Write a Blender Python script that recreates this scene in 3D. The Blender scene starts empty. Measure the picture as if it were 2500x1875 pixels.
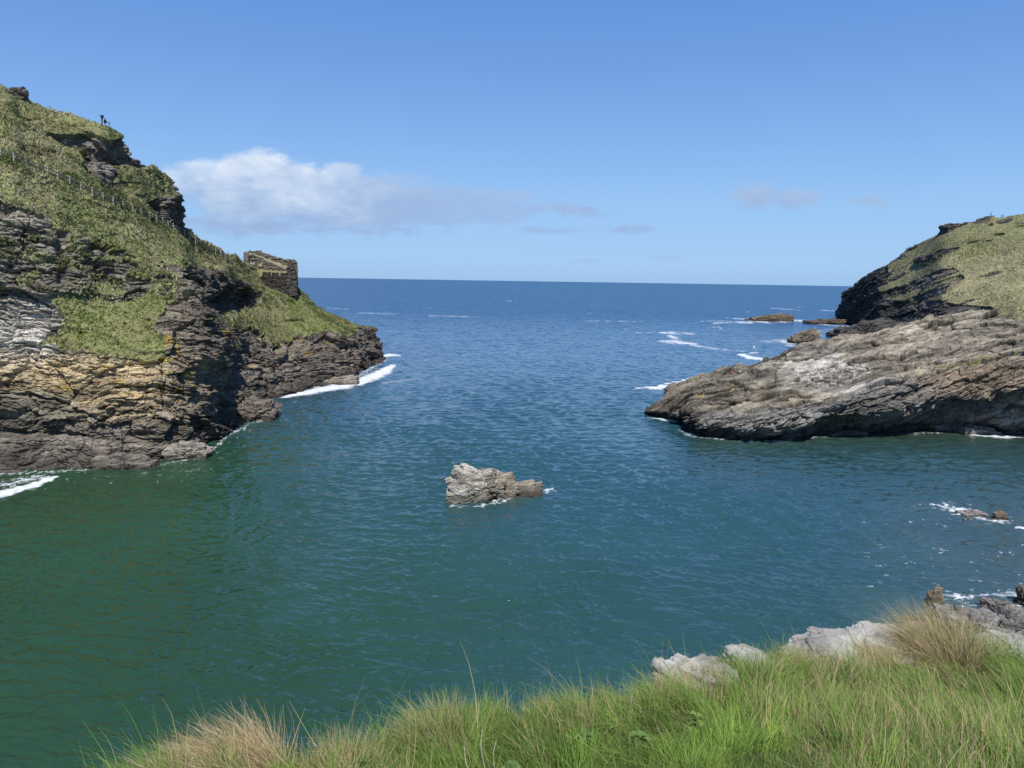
import bpy, math, random
import numpy as np
from mathutils import Vector, Matrix
rng = np.random.default_rng(7); random.seed(7)
S = bpy.context.scene; COL = S.collection
# ------------------------------------------------------------------ camera
F = 1850.0; H = 27.0
PITCH = math.radians(7.77); ROLL = 0.0156
Mm = Matrix.Rotation(math.pi/2-PITCH, 3, 'X') @ Matrix.Rotation(ROLL, 3, 'Z')
MN = np.array(Mm)
cam = bpy.data.cameras.new('camera'); co = bpy.data.objects.new('camera', cam); COL.objects.link(co)
co.matrix_world = Matrix.Translation((0, 0, H)) @ Mm.to_4x4()
cam.sensor_width = 36; cam.lens = 36*F/2500; cam.clip_start = 0.1; cam.clip_end = 200000
S.camera = co
def rays(px, py):
    px = np.asarray(px, float); py = np.asarray(py, float)
    d = np.stack([(px-1250)/F, -(py-937.5)/F, -np.ones_like(px)], -1)
    return d @ MN.T
def P(px, py, Y):
    d = rays(px, py); return np.array([0, 0, H]) + d*(Y/d[..., 1])[..., None]
def W(px, py, z=0.0):
    d = rays(px, py); return np.array([0, 0, H]) + d*((z-H)/d[..., 2])[..., None]
def proj(p):
    c = (p-np.array([0, 0, H])) @ MN
    w = np.maximum(-c[..., 2], 1e-3)
    return 1250+F*c[..., 0]/w, 937.5-F*c[..., 1]/w
# ------------------------------------------------------------------ noise
PERM = rng.permutation(4096).astype(np.int64); VAL = rng.random(4096).astype(np.float32)*2-1
def hsh(i, j, k):
    return VAL[PERM[(i+PERM[(j+PERM[k & 4095]) & 4095]) & 4095]]
def vn(x, y, z):
    xi = np.floor(x); yi = np.floor(y); zi = np.floor(z)
    fx = (x-xi).astype(np.float32); fy = (y-yi).astype(np.float32); fz = (z-zi).astype(np.float32)
    xi = xi.astype(np.int64); yi = yi.astype(np.int64); zi = zi.astype(np.int64)
    fx = fx*fx*fx*(fx*(fx*6-15)+10); fy = fy*fy*fy*(fy*(fy*6-15)+10); fz = fz*fz*fz*(fz*(fz*6-15)+10)
    r = 0
    for a in (0, 1):
        wx = fx if a else 1-fx
        for b in (0, 1):
            wy = fy if b else 1-fy
            for c in (0, 1):
                r = r + wx*wy*(fz if c else 1-fz)*hsh(xi+a, yi+b, zi+c)
    return r
def fbm(p, s, o=4, g=0.5, off=0.0):
    r = 0; a = 1.0; t = 0
    for i in range(o):
        r = r + a*vn(p[..., 0]*s+off+i*13.1, p[..., 1]*s+off*1.7+i*7.7, p[..., 2]*s+off*.6+i*3.3); t += a
        a *= g; s *= 2.03
    return r/t
def sstep(a, b, x):
    t = np.clip((x-a)/(b-a), 0, 1); return t*t*(3-2*t)
def inpoly(x, y, poly):
    poly = np.asarray(poly, float); n = len(poly); r = np.zeros(x.shape, bool); j = n-1
    for i in range(n):
        xi, yi = poly[i]; xj, yj = poly[j]
        if yi != yj:
            c = ((yi > y) != (yj > y)) & (x < (xj-xi)*(y-yi)/(yj-yi)+xi); r ^= c
        j = i
    return r
def vor3(x, y, z, seed=0, tilt=.5):
    """3D cells: random value with a random tilt per cell, and distance to the cell edge"""
    xi = np.floor(x).astype(np.int64); yi = np.floor(y).astype(np.int64); zi = np.floor(z).astype(np.int64)
    fx = (x-xi).astype(np.float32); fy = (y-yi).astype(np.float32); fz = (z-zi).astype(np.float32)
    f1 = np.full(fx.shape, 9., np.float32); f2 = f1.copy(); val = np.zeros(fx.shape, np.float32)
    for a in (-1, 0, 1):
        for b in (-1, 0, 1):
            for c in (-1, 0, 1):
                h = PERM[(xi+a+PERM[(yi+b+PERM[(zi+c+seed) & 4095]) & 4095]) & 4095]
                dx = a+.5+.42*VAL[h]-fx; dy = b+.5+.42*VAL[(h+911) & 4095]-fy; dz = c+.5+.42*VAL[(h+1777) & 4095]-fz
                d = dx*dx+dy*dy+dz*dz; m = d < f1
                f2 = np.where(m, f1, np.minimum(f2, d))
                v = VAL[(h+2222) & 4095]+tilt*(dx*VAL[(h+99) & 4095]+dy*VAL[(h+333) & 4095]+dz*VAL[(h+666) & 4095])
                val = np.where(m, v, val); f1 = np.where(m, d, f1)
    return val, np.sqrt(f2)-np.sqrt(f1)
def strata(p, nrm, hs, amps, warp=(1.5, .3), off=0.0, ws=1.0, asp=3.2, vor=True):
    """flaggy bedded rock: slabs flattened along the bedding, each standing in or out, with open joints"""
    n = np.array(nrm, float); n /= np.linalg.norm(n)
    a = np.cross(n, (0, 1, 0.1)); a /= np.linalg.norm(a); b = np.cross(n, a)
    s = p@n + warp[0]*fbm(p, .035*ws, 3, off=off+5) + warp[1]*fbm(p, .3*ws, 3, off=off+9)
    u = p@a; v = p@b; r = 0
    for k, (h, am) in enumerate(zip(hs, amps)):
        i = np.floor(s/h); f = s/h-i
        L = 5.5*h
        n0 = vn(u/L+i*.37, i*3.77+off, v/L+i*.73)
        if vor:
            vv, ed = vor3(u/(asp*h)+.35*n0, s/h*.8+.25*n0, v/(asp*h), int(off)*7+k*131, .7)
            r = r + am*(.45*n0+.75*vv-.45*np.clip(1-ed/.09, 0, 1)-.12*(f-.5))
        else:
            edge = np.minimum(f, 1-f); r = r + am*(.9*n0-np.clip(1-edge/.12, 0, 1)*.35-.22*(f-.5))
    return r, s
# ------------------------------------------------------------------ mesh helpers
def mesh_np(name, V, Fq, mat=None, attrs=None, smooth=False, parent=None, tri=False):
    me = bpy.data.meshes.new(name)
    V = np.ascontiguousarray(V, np.float32).reshape(-1, 3); Fq = np.ascontiguousarray(Fq, np.int32)
    k = Fq.shape[1]; n = len(Fq)
    me.vertices.add(len(V)); me.vertices.foreach_set('co', V.ravel())
    me.loops.add(n*k); me.loops.foreach_set('vertex_index', Fq.ravel())
    me.polygons.add(n); me.polygons.foreach_set('loop_start', np.arange(0, n*k, k, dtype=np.int32))
    me.polygons.foreach_set('use_smooth', np.full(n, smooth))
    me.update(calc_edges=True)
    for an, arr in (attrs or {}).items():
        arr = np.ascontiguousarray(arr, np.float32)
        if arr.ndim == 2:
            at = me.attributes.new(an, 'FLOAT_COLOR', 'POINT')
            c4 = np.ones((len(V), 4), np.float32); c4[:, :3] = arr; at.data.foreach_set('color', c4.ravel())
        else:
            at = me.attributes.new(an, 'FLOAT', 'POINT'); at.data.foreach_set('value', arr.ravel())
    if mat: me.materials.append(mat)
    o = bpy.data.objects.new(name, me); COL.objects.link(o)
    if parent: o.parent = parent
    return o
def grid_faces(n, m, wrap=False):
    i = np.arange(n-1 if not wrap else n)[:, None]; j = np.arange(m-1)[None, :]
    i2 = (i+1) % n
    return np.stack([i*m+j, i2*m+j, i2*m+j+1, i*m+j+1], -1).reshape(-1, 4)
def grid_normals(G):
    dx = np.gradient(G, axis=0); dy = np.gradient(G, axis=1)
    n = np.cross(dx, dy); n /= np.maximum(np.linalg.norm(n, axis=-1, keepdims=True), 1e-9)
    return n
def tag(o, label=None, cat=None, group=None, kind=None):
    if label: o['label'] = label
    if cat: o['category'] = cat
    if group: o['group'] = group
    if kind: o['kind'] = kind
    return o
def empty(name, loc, rz=0.0):
    o = bpy.data.objects.new(name, None); COL.objects.link(o); o.location = loc; o.rotation_euler.z = rz
    o.empty_display_size = .2
    return o
def crom(K, cnt):
    n = len(K); out = []
    for i in range(n-1):
        p0 = K[max(i-1, 0)]; p1 = K[i]; p2 = K[i+1]; p3 = K[min(i+2, n-1)]
        t = (np.arange(cnt[i])/cnt[i]).reshape((-1,)+(1,)*(K.ndim-1))
        m1 = (p2-p0)*.5*.75; m2 = (p3-p1)*.5*.75
        out.append((2*t**3-3*t**2+1)*p1+(t**3-2*t**2+t)*m1+(-2*t**3+3*t**2)*p2+(t**3-t**2)*m2)
    out.append(K[-1:]); return np.concatenate(out, 0)
def loft(K, nc, nr, cw=None, rw=None):
    dc = np.linalg.norm(np.diff(K, axis=0), axis=-1).mean(1); dr = np.linalg.norm(np.diff(K, axis=1), axis=-1).mean(0)
    if cw is not None: dc = dc*np.array(cw)
    if rw is not None: dr = dr*np.array(rw)
    cc = np.maximum(2, (dc/dc.sum()*nc).astype(int)); cr = np.maximum(2, (dr/dr.sum()*nr).astype(int))
    G = crom(K, cc); G = crom(np.swapaxes(G, 0, 1), cr); return np.swapaxes(G, 0, 1)
# ------------------------------------------------------------------ node helpers
class NT:
    def __init__(s, tree): s.t = tree; s.n = tree.nodes; s.l = tree.links
    def add(s, typ, **kw):
        nd = s.n.new(typ)
        for k, v in kw.items():
            if k == 'ins':
                for a, b in v.items():
                    if isinstance(b, bpy.types.NodeSocket): s.l.new(b, nd.inputs[a])
                    else: nd.inputs[a].default_value = b
            else: setattr(nd, k, v)
        return nd
    def math(s, op, a, b=0.0, c=0.0, clamp=False):
        nd = s.add('ShaderNodeMath', operation=op, use_clamp=clamp)
        for i, v in enumerate((a, b, c)):
            if isinstance(v, bpy.types.NodeSocket): s.l.new(v, nd.inputs[i])
            else: nd.inputs[i].default_value = v
        return nd.outputs[0]
    def mix(s, f, a, b, blend='MIX'):
        nd = s.add('ShaderNodeMix', data_type='RGBA', blend_type=blend)
        for i, v in ((0, f), (6, a), (7, b)):
            if isinstance(v, bpy.types.NodeSocket): s.l.new(v, nd.inputs[i])
            else: nd.inputs[i].default_value = v if i == 0 else (tuple(v)+(1,))[:4]
        return nd.outputs[2]
    def noise(s, vec, scale, detail=4, rough=.55, out=0, dist=0.0):
        return s.add('ShaderNodeTexNoise', ins={'Vector': vec, 'Scale': scale, 'Detail': detail, 'Roughness': rough, 'Distortion': dist}).outputs[out]
    def mapr(s, v, a, b, c=0.0, d=1.0, smooth=True):
        return s.add('ShaderNodeMapRange', interpolation_type='SMOOTHSTEP' if smooth else 'LINEAR',
                     ins={0: v, 1: a, 2: b, 3: c, 4: d}).outputs[0]
    def mapping(s, vec, rot=(0, 0, 0), scale=(1, 1, 1)):
        return s.add('ShaderNodeMapping', ins={'Vector': vec, 'Rotation': rot, 'Scale': scale}).outputs[0]
def newmat(name):
    m = bpy.data.materials.new(name); m.use_nodes = True; t = NT(m.node_tree)
    return m, t, m.node_tree.nodes['Principled BSDF']
def simple(name, col, rough=.8, var=.25, scale=20.0, bump=.0):
    m, t, b = newmat(name)
    pos = t.add('ShaderNodeTexCoord').outputs['Object']
    n = t.noise(pos, scale, 4)
    v = t.mapr(n, .3, .7, 1-var, 1+var, False)
    c = t.mix(1.0, col, (1, 1, 1), 'MULTIPLY')
    vv = t.add('ShaderNodeVectorMath', operation='SCALE', ins={0: c, 'Scale': v}).outputs[0]
    t.l.new(vv, b.inputs['Base Color']); b.inputs['Roughness'].default_value = rough
    b.inputs['Specular IOR Level'].default_value = .3
    if bump:
        t.l.new(t.add('ShaderNodeBump', ins={'Strength': .6, 'Distance': bump, 'Height': n}).outputs[0], b.inputs['Normal'])
    return m
def rockmat(name, nrm3, streak=(1, 1, 7), sc=1.0, contrast=1.0, bump=.12):
    m, t, b = newmat(name)
    pos = t.add('ShaderNodeNewGeometry').outputs['Position']
    col = t.add('ShaderNodeAttribute', attribute_name='Col').outputs['Color']
    veg = t.add('ShaderNodeAttribute', attribute_name='veg').outputs['Fac']
    nv = Vector(nrm3).normalized(); av = nv.cross(Vector((0, 1, .1))).normalized(); bv = nv.cross(av)
    ax = [t.add('ShaderNodeVectorMath', operation='DOT_PRODUCT', ins={0: pos, 1: tuple(q)}).outputs['Value'] for q in (av, bv, nv)]
    bed = t.add('ShaderNodeCombineXYZ', ins={0: ax[0], 1: ax[1], 2: ax[2]}).outputs[0]
    mp = t.mapping(bed, (0, 0, 0), tuple(v*sc for v in streak))
    n1 = t.noise(mp, .9, 6, .65, dist=.4); n2 = t.noise(pos, 3.2*sc, 5, .7); n3 = t.noise(pos, .35*sc, 4, .6)
    crack = t.add('ShaderNodeTexVoronoi', feature='DISTANCE_TO_EDGE', ins={'Vector': t.mapping(bed, (0, 0, 0), tuple(v*sc*.45 for v in (.6, .6, 2.6))), 'Scale': 1.0}).outputs['Distance']
    ck = t.mapr(crack, 0.0, .035, .72, 1.0)
    a = t.mapr(n1, .3, .72, 1-.5*contrast, 1+.55*contrast, False)
    bb = t.mapr(n2, .3, .7, 1-.25*contrast, 1+.28*contrast, False); cc = t.mapr(n3, .3, .7, .8, 1.2, False)
    rv = t.math('MULTIPLY', t.math('MULTIPLY', a, bb), t.math('MULTIPLY', cc, ck))
    g1 = t.noise(pos, 2.2*sc, 5, .7); gv = t.mapr(g1, .3, .7, .7, 1.35, False)
    gv = t.math('MULTIPLY', gv, cc)
    f = t.math('ADD', t.math('MULTIPLY', rv, t.math('SUBTRACT', 1.0, veg)), t.math('MULTIPLY', gv, veg))
    c = t.add('ShaderNodeVectorMath', operation='SCALE', ins={0: col, 'Scale': f}).outputs[0]
    t.l.new(c, b.inputs['Base Color']); b.inputs['Roughness'].default_value = .9; b.inputs['Specular IOR Level'].default_value = .2
    hh = t.math('ADD', t.math('MULTIPLY', n1, 1.0), t.math('MULTIPLY', n2, .5))
    hh = t.math('ADD', hh, t.math('MULTIPLY', ck, .5))
    t.l.new(t.add('ShaderNodeBump', ins={'Strength': .8, 'Distance': bump/sc, 'Height': hh}).outputs[0], b.inputs['Normal'])
    return m
def attrmat(name, rough=.85, trans=0.0, var=.15, nrm=False):
    m, t, b = newmat(name)
    col = t.add('ShaderNodeAttribute', attribute_name='Col').outputs['Color']
    pos = t.add('ShaderNodeNewGeometry').outputs['Position']
    v = t.mapr(t.noise(pos, 6.0, 3), .3, .7, 1-var, 1+var, False)
    c = t.add('ShaderNodeVectorMath', operation='SCALE', ins={0: col, 'Scale': v}).outputs[0]
    t.l.new(c, b.inputs['Base Color']); b.inputs['Roughness'].default_value = rough; b.inputs['Specular IOR Level'].default_value = .25
    if nrm:
        # soft turf shading: each blade leans its normal towards that of the ground it grows on
        na_ = t.add('ShaderNodeAttribute', attribute_name='nrm').outputs['Vector']; gn = t.add('ShaderNodeNewGeometry').outputs['Normal']
        ad = t.add('ShaderNodeVectorMath', operation='MULTIPLY_ADD', ins={0: gn, 1: (.33, .33, .33), 2: na_}).outputs[0]
        t.l.new(t.add('ShaderNodeVectorMath', operation='NORMALIZE', ins={0: ad}).outputs[0], b.inputs['Normal'])
    if trans:
        tr = t.add('ShaderNodeBsdfTranslucent', ins={'Color': c})
        mx = t.add('ShaderNodeMixShader', ins={0: trans, 1: b.outputs[0], 2: tr.outputs[0]})
        t.l.new(mx.outputs[0], t.n['Material Output'].inputs[0])
    return m
def blobs(px, py, base, L):
    """regional rock colour: normalised blend of soft patches"""
    c = np.zeros(px.shape+(3,), np.float32)+np.array(base, np.float32)*.6; w = np.full(px.shape, .6, np.float32)
    for cx, cy, rx, ry, col, wt in L:
        g = np.exp(-(((px-cx)/rx)**2+((py-cy)/ry)**2)).astype(np.float32)*wt*3
        c += g[..., None]*np.array(col, np.float32); w += g
    return c/w[..., None]
M_cliff = rockmat('layered_slate_and_turf', (.04, .08, 1), (1, 1, 7))
M_dip = rockmat('dipping_slate', (-.33, .25, .9), (.7, .7, 8), 1.0, .8)
M_far = rockmat('far_headland_rock', (-.33, .2, .92), (1, 1, 6), .45, bump=.2)
M_tuft = attrmat('cliff_grass_blades', trans=.25, nrm=True)
# ------------------------------------------------------------------ tufts of cliff vegetation
def tufts(name, Pn, N, size, cols, label, k=6, wind=(.35, .1, 0), spread=.5):
    n = len(Pn); 
    h = size*(.35+1.3*rng.random((n, 1, 1))**2)*np.where(fbm(Pn, .05, 3, off=81) > .12, .55, 1.0)[:, None, None]*np.clip(1+.35*fbm(Pn, .12, 2)[:, None, None]*2, .3, 2)
    ang = rng.random((n, k))*6.283; rad = np.sqrt(rng.random((n, k)))*spread*size
    off = np.stack([np.cos(ang)*rad, np.sin(ang)*rad, np.zeros_like(rad)], -1)
    N3 = N[:, None, :]
    off = off-(off*N3).sum(-1, keepdims=True)*N3
    base = Pn[:, None, :]+off
    d = rng.normal(0, .55, (n, k, 3))+np.array([0, 0, .75])+N3*.5+np.array(wind)
    d /= np.linalg.norm(d, axis=-1, keepdims=True)
    tip = base+d*h*(.6+.6*rng.random((n, k, 1)))
    wa = rng.random((n, k))*6.283; w = size*.16*(.7+.6*rng.random((n, k, 1)))
    sd = np.stack([np.cos(wa), np.sin(wa), rng.normal(0, .3, (n, k))], -1)*w
    mid = (base+tip)/2+np.array([0, 0, .1])*h
    V = np.stack([base-sd-N3*.1*size, base+sd-N3*.1*size, mid+sd*.9, tip, mid-sd*.9], 2).reshape(-1, 3)
    i = np.arange(n*k)[:, None]*5
    Fq = np.concatenate([i+np.array([[0, 1, 2, 4]])], 0); Ft = i+np.array([[4, 2, 3, 3]])
    T = np.concatenate([i+np.array([[0, 1, 2]]), i+np.array([[0, 2, 4]]), i+np.array([[4, 2, 3]])], 0)
    C = np.repeat((cols[:, None, :]*(.75+.5*rng.random((n, k, 1)))).reshape(-1, 3), 5, 0)
    o = mesh_np(name, V, T, M_tuft, {'Col': C, 'nrm': np.repeat(N, k*5, 0)}, smooth=False)
    return tag(o, label, 'grass', kind='stuff')
def pick(G, Nn, mask, count, dens=None):
    A = np.linalg.norm(np.cross(G[1:, :-1]-G[:-1, :-1], G[:-1, 1:]-G[:-1, :-1]), axis=-1)
    w = A*mask[:-1, :-1]
    if dens is not None: w = w*dens[:-1, :-1]
    w = w.ravel(); c = np.cumsum(w); idx = np.searchsorted(c, rng.random(count)*c[-1])
    idx = np.clip(idx, 0, len(w)-1); i, j = np.divmod(idx, G.shape[1]-1)
    a = rng.random((count, 1)); b = rng.random((count, 1))
    p = G[i, j]+(G[i+1, j]-G[i, j])*a+(G[i, j+1]-G[i, j])*b
    return p, Nn[i, j], i, j
def vegcol(p, base, dry, s=.15, amt=.5, off=0.0):
    t = np.clip(.5+1.1*fbm(p, s, 3, .6, off=off)+rng.normal(0, .36, len(p))+(amt-.5), 0, 1)[:, None]
    return np.array(base)*(1-t)+np.array(dry)*t
# ------------------------------------------------------------------ left cliff
def column(foot, rest):
    f = W(*foot); low = f.copy(); low[2] = -5; low[1] += .5
    return [low, f]+[P(*r) for r in rest]
LC = [
 ((-950, 1330), [(-950, 1200, 88), (-960, 1060, 90), (-970, 930, 93), (-980, 820, 98), (-990, 680, 102), (-990, 520, 108), (-990, 280, 117), (-990, 60, 128), (-990, -120, 136)]),
 ((-600, 1240), [(-600, 1150, 97), (-610, 1020, 99), (-620, 900, 102), (-630, 800, 106), (-640, 660, 110), (-640, 520, 115), (-640, 300, 124), (-640, 120, 135), (-640, 0, 142)]),
 ((-250, 1180), [(-250, 1100, 103), (-250, 980, 104.5), (-250, 880, 107), (-250, 780, 111), (-250, 680, 114), (-250, 540, 118), (-250, 335, 127), (-250, 215, 138), (-250, 120, 146)]),
 ((0, 1155), [(0, 1080, 107), (0, 960, 108.5), (0, 860, 111), (0, 760, 114), (0, 640, 116.5), (0, 505, 119.5), (0, 385, 128), (0, 290, 137), (0, 207, 146)]),
 ((60, 1151), [(60, 1080, 106.5), (60, 965, 108.5), (60, 862, 111.5), (60, 765, 115), (60, 645, 117.5), (60, 520, 121), (60, 410, 130.5), (55, 315, 140), (42, 240, 149)]),
 ((130, 1147), [(130, 1080, 107), (130, 970, 109), (130, 866, 112), (130, 775, 116), (130, 660, 119), (130, 552, 123.5), (125, 435, 133), (120, 345, 143), (115, 268, 153)]),
 ((195, 1143), [(195, 1070, 107), (195, 967, 109.5), (195, 866, 112.5), (195, 772, 118), (195, 675, 122), (195, 575, 127), (190, 460, 137), (180, 372, 146), (180, 283, 154)]),
 ((253, 1141), [(253, 1070, 108), (253, 965, 110), (253, 872, 113), (253, 772, 120), (253, 690, 125), (253, 595, 130), (253, 485, 141), (245, 425, 147), (250, 311, 154)]),
 ((300, 1138), [(300, 1068, 108.5), (300, 967, 110.5), (300, 876, 114), (300, 776, 121), (300, 700, 126), (300, 610, 132.5), (296, 506, 146), (292, 465, 152), (294, 334, 158)]),
 ((345, 1133), [(345, 1065, 110), (345, 970, 112), (345, 876, 115), (345, 782, 122), (345, 706, 127), (345, 625, 134.5), (338, 522, 151), (340, 480, 156), (343, 384, 162)]),
 ((400, 1124), [(400, 1055, 112), (400, 965, 113.5), (400, 870, 116.5), (392, 790, 122), (385, 718, 128), (380, 640, 137), (378, 538, 158), (385, 500, 163), (398, 426, 170)]),
 ((440, 1116), [(440, 1050, 113.5), (438, 960, 115), (432, 868, 118), (428, 792, 122.5), (425, 722, 129), (410, 650, 139), (420, 556, 166), (432, 530, 170), (425, 458, 176)]),
 ((490, 1103), [(482, 1042, 115.5), (472, 960, 117.5), (475, 862, 119.5), (490, 775, 123.5), (470, 705, 130), (440, 655, 141), (450, 578, 172), (460, 570, 177), (462, 570, 182)]),
 ((545, 1068), [(530, 1020, 125), (512, 940, 124), (510, 862, 123.5), (516, 772, 126), (500, 728, 131), (468, 692, 142), (482, 618, 180), (495, 605, 186), (508, 603, 192)]),
 ((575, 1048), [(560, 985, 136), (540, 905, 137), (524, 845, 139), (518, 790, 143), (512, 758, 150), (505, 682, 160), (522, 640, 188), (535, 626, 195), (545, 621, 201)]),
 ((605, 1020), [(595, 950, 150), (578, 880, 152), (560, 825, 156), (548, 785, 162), (545, 750, 172), (545, 672, 176), (562, 650, 200), (572, 640, 206), (582, 638, 212)]),
 ((640, 982), [(640, 930, 170), (628, 880, 173), (612, 830, 178), (600, 782, 184), (592, 752, 193), (592, 703, 196), (605, 680, 214), (610, 664, 222), (612, 655, 230)]),
 ((700, 965), [(702, 925, 180), (695, 890, 182), (680, 850, 186), (665, 805, 194), (655, 760, 204), (650, 728, 210), (652, 712, 222), (655, 692, 229), (655, 672, 238)]),
 ((745, 952), [(745, 915, 187), (738, 885, 189), (725, 850, 193), (712, 815, 201), (704, 775, 210), (698, 740, 217), (694, 716, 224), (692, 702, 230), (692, 690, 238)]),
 ((800, 940), [(800, 905, 196), (792, 876, 199), (780, 848, 203), (768, 818, 209), (755, 785, 216), (745, 755, 222), (738, 735, 227), (732, 720, 233), (727, 711, 240)]),
 ((855, 928), [(853, 900, 208), (848, 874, 210), (840, 850, 213), (828, 826, 217), (818, 806, 222), (808, 792, 227), (800, 784, 231), (795, 778, 236), (790, 764, 242)]),
 ((892, 900), [(890, 882, 234), (888, 868, 235), (884, 853, 236), (880, 840, 238), (876, 828, 240), (872, 818, 243), (867, 808, 246), (864, 802, 250), (860, 795, 255)]),
 ((936, 877), [(933, 868, 262), (929, 857, 263), (926, 847, 264), (924, 838, 265), (922, 830, 266), (920, 823, 268), (917, 817, 270), (913, 812, 273), (903, 807, 277)]),
]
K = np.array([column(*c) for c in LC])
t1 = K[-1]+np.array([-12, 22, 0]); t1[:, 2] *= .8; t2 = K[-1]+np.array([-38, 45, 0]); t2[:, 2] *= .7
K = np.concatenate([K, t1[None], t2[None]], 0)
def backs(K, ds=(8, 25, 50, 85), fs=(.97, .85, .45, -.15)):
    r = K[:, -1]; d = r[:, :2]/np.linalg.norm(r[:, :2], axis=1, keepdims=True); out = [K]
    for a, f in zip(ds, fs):
        q = r.copy(); q[:, :2] += d*a; q[:, 2] = r[:, 2]*f if f > 0 else -3
        out.append(q[:, None])
    return np.concatenate(out, 1)
K = backs(K)
nrw = K.shape[1]-1
G = loft(K, 1150, 860, cw=[.25, .35, .6]+[1]*19+[.8, .3], rw=[.5]+[1]*10+[.5, .15, .1, .1][:nrw-11])
Nn = grid_normals(G)
if Nn[200, 200]@(np.array([0, 0, H])-G[200, 200]) < 0: Nn = -Nn
px, py = proj(G)
jx = px+16*fbm(G, .16, 4, .6)*1.0+5*fbm(G, .9, 2); jy = py+13*fbm(G, .16, 4, .6, off=40)+5*fbm(G, .9, 2, off=80)
bx = [-1000, -300, 0, 60, 120, 145, 211, 301, 370, 439, 500, 526, 560, 596, 641, 670, 726, 800, 2000]
by = [560, 500, 490, 515, 541, 566, 581, 608, 640, 652, 654, 655, 672, 700, 719, 740, 740, 740, 740]
veg = (jy < np.interp(jx, bx, by)).astype(np.float32)
p1 = [(124, 728), (169, 716), (228, 726), (277, 741), (342, 731), (374, 713), (412, 735), (395, 770), (380, 795), (400, 826), (407, 872), (358, 877), (309, 874), (247, 874), (208, 858), (146, 864), (140, 843), (95, 839), (137, 810), (156, 778), (130, 745)]
p2 = [(517, 781), (569, 767), (610, 765), (635, 742), (652, 712), (701, 700), (732, 700), (775, 731), (825, 779), (880, 795), (852, 822), (800, 808), (747, 816), (716, 828), (689, 841), (656, 838), (638, 818), (611, 806), (551, 800)]
veg = np.maximum(veg, inpoly(jx, jy, p1)); veg = np.maximum(veg, inpoly(jx, jy, p2))
mixz = inpoly(jx, jy, [(165, 575), (220, 585), (300, 610), (400, 650), (430, 690), (420, 740), (340, 725), (200, 715), (160, 720), (175, 640)]) & (fbm(G*np.array([1, 1, 2.2]), .3, 4, .6, off=11) > .14)
veg = np.maximum(veg, mixz)
cr1 = [(105, 322), (160, 330), (223, 328), (262, 347), (301, 337), (319, 352), (345, 355), (380, 397), (359, 414), (316, 399), (286, 403), (280, 436), (283, 465), (265, 465), (238, 439), (217, 421), (199, 403), (208, 391), (196, 370), (215, 361), (187, 360), (157, 351)]
cr2 = [(416, 436), (440, 440), (445, 493), (460, 511), (475, 575), (440, 562), (392, 536), (384, 520), (356, 498), (386, 481), (414, 478)]
ins = inpoly(px+6*fbm(G, .5, 3), py+6*fbm(G, .5, 3, off=3), cr1) | inpoly(px+6*fbm(G, .5, 3, off=6), py, cr2) | inpoly(px, py, [(15, 200), (45, 215), (48, 240), (20, 232)])
veg[ins] = 0
fringe = (rng.random(veg.shape) < .5) & (fbm(G*np.array([1, 1, 2.5]), .35, 3, off=131) > .22) & (py < 850) & (G[..., 2] > 12); veg[fringe & (inpoly(px, py, [(-400, 480), (430, 600), (430, 780), (120, 720), (-400, 700)]))] = 1
veg[(G[..., 2] < 3.5)] = 0
lone = (veg > 0) & (fbm(G, .8, 3, .6, off=21) > .42) & (fbm(G, .1, 2, off=31) > .05); veg[lone] = 0
rock = 1-veg
d, sv = strata(G, (.04, .08, 1), (5.0, 1.7, .62, .27), (.9, .75, .5, .3), warp=(5.5, .9), asp=5.0)
gul = np.zeros_like(px)
for gx, gy, rx_, ry_, a_ in ((152, 600, 13, 95, 2.6), (205, 1000, 5, 50, 1.0), (253, 1010, 5, 40, 1.0), (398, 880, 6, 90, 1.2), (600, 910, 16, 60, 2.5), (705, 880, 8, 35, 1.5), (330, 690, 60, 10, 1.6), (420, 700, 22, 12, 1.2), (80, 1060, 90, 7, 1.8), (120, 775, 60, 6, 1.0), (250, 668, 40, 7, 1.3), (345, 1060, 24, 7, 1.8), (60, 860, 90, 5, .8), (560, 735, 60, 22, 3.0), (620, 722, 26, 10, 1.5)):
    gul -= a_*np.exp(-(((px+4*fbm(G, .4, 2)-gx)/rx_)**2+((py-gy)/ry_)**2))
fct, fe = vor3(G[..., 0]/9+.25*fbm(G, .12, 2), G[..., 1]/9, G[..., 2]/7, 41, 1.6); fc2, fe2 = vor3(G[..., 0]/3.6, G[..., 1]/3.6, G[..., 2]/2.4, 43, 1.5)
big = 1.3*fbm(G*np.array([1, 1, .45]), .07, 4, .55, off=17)+.95*fct+.42*fc2-.6*np.clip(1-fe/.03, 0, 1)-.4*np.clip(1-fe2/.05, 0, 1)
ribs = np.abs(fbm(G*np.array([1, 1, .2]), .12, 3, .5, off=61)); ribs = -1.2*np.clip(1-ribs/.1, 0, 1)
fade = sstep(-1, 2, G[..., 2])*.6+.4
crag = inpoly(px, py, cr1).astype(np.float32)
vsoft = veg*.5+.5*veg
disp = rock*(d+big*1.0+ribs*.6+gul)+veg*(big*.35+.35*fbm(G, .55, 4, .65, off=2)+.22*fbm(G, 1.6, 2, off=4))
disp += crag*(1.6*fbm(G*np.array([1, 1, .3]), .25, 3, off=90)-1.3)
disp += veg*.35
atten = np.where(py < np.interp(px, [0, 2000], [200, 200])-1000, 0, 1)
D = Nn.copy(); D[..., 2] *= np.where(rock > .5, .35, 1.0)
GD = G+D*(disp*fade)[..., None]
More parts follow.
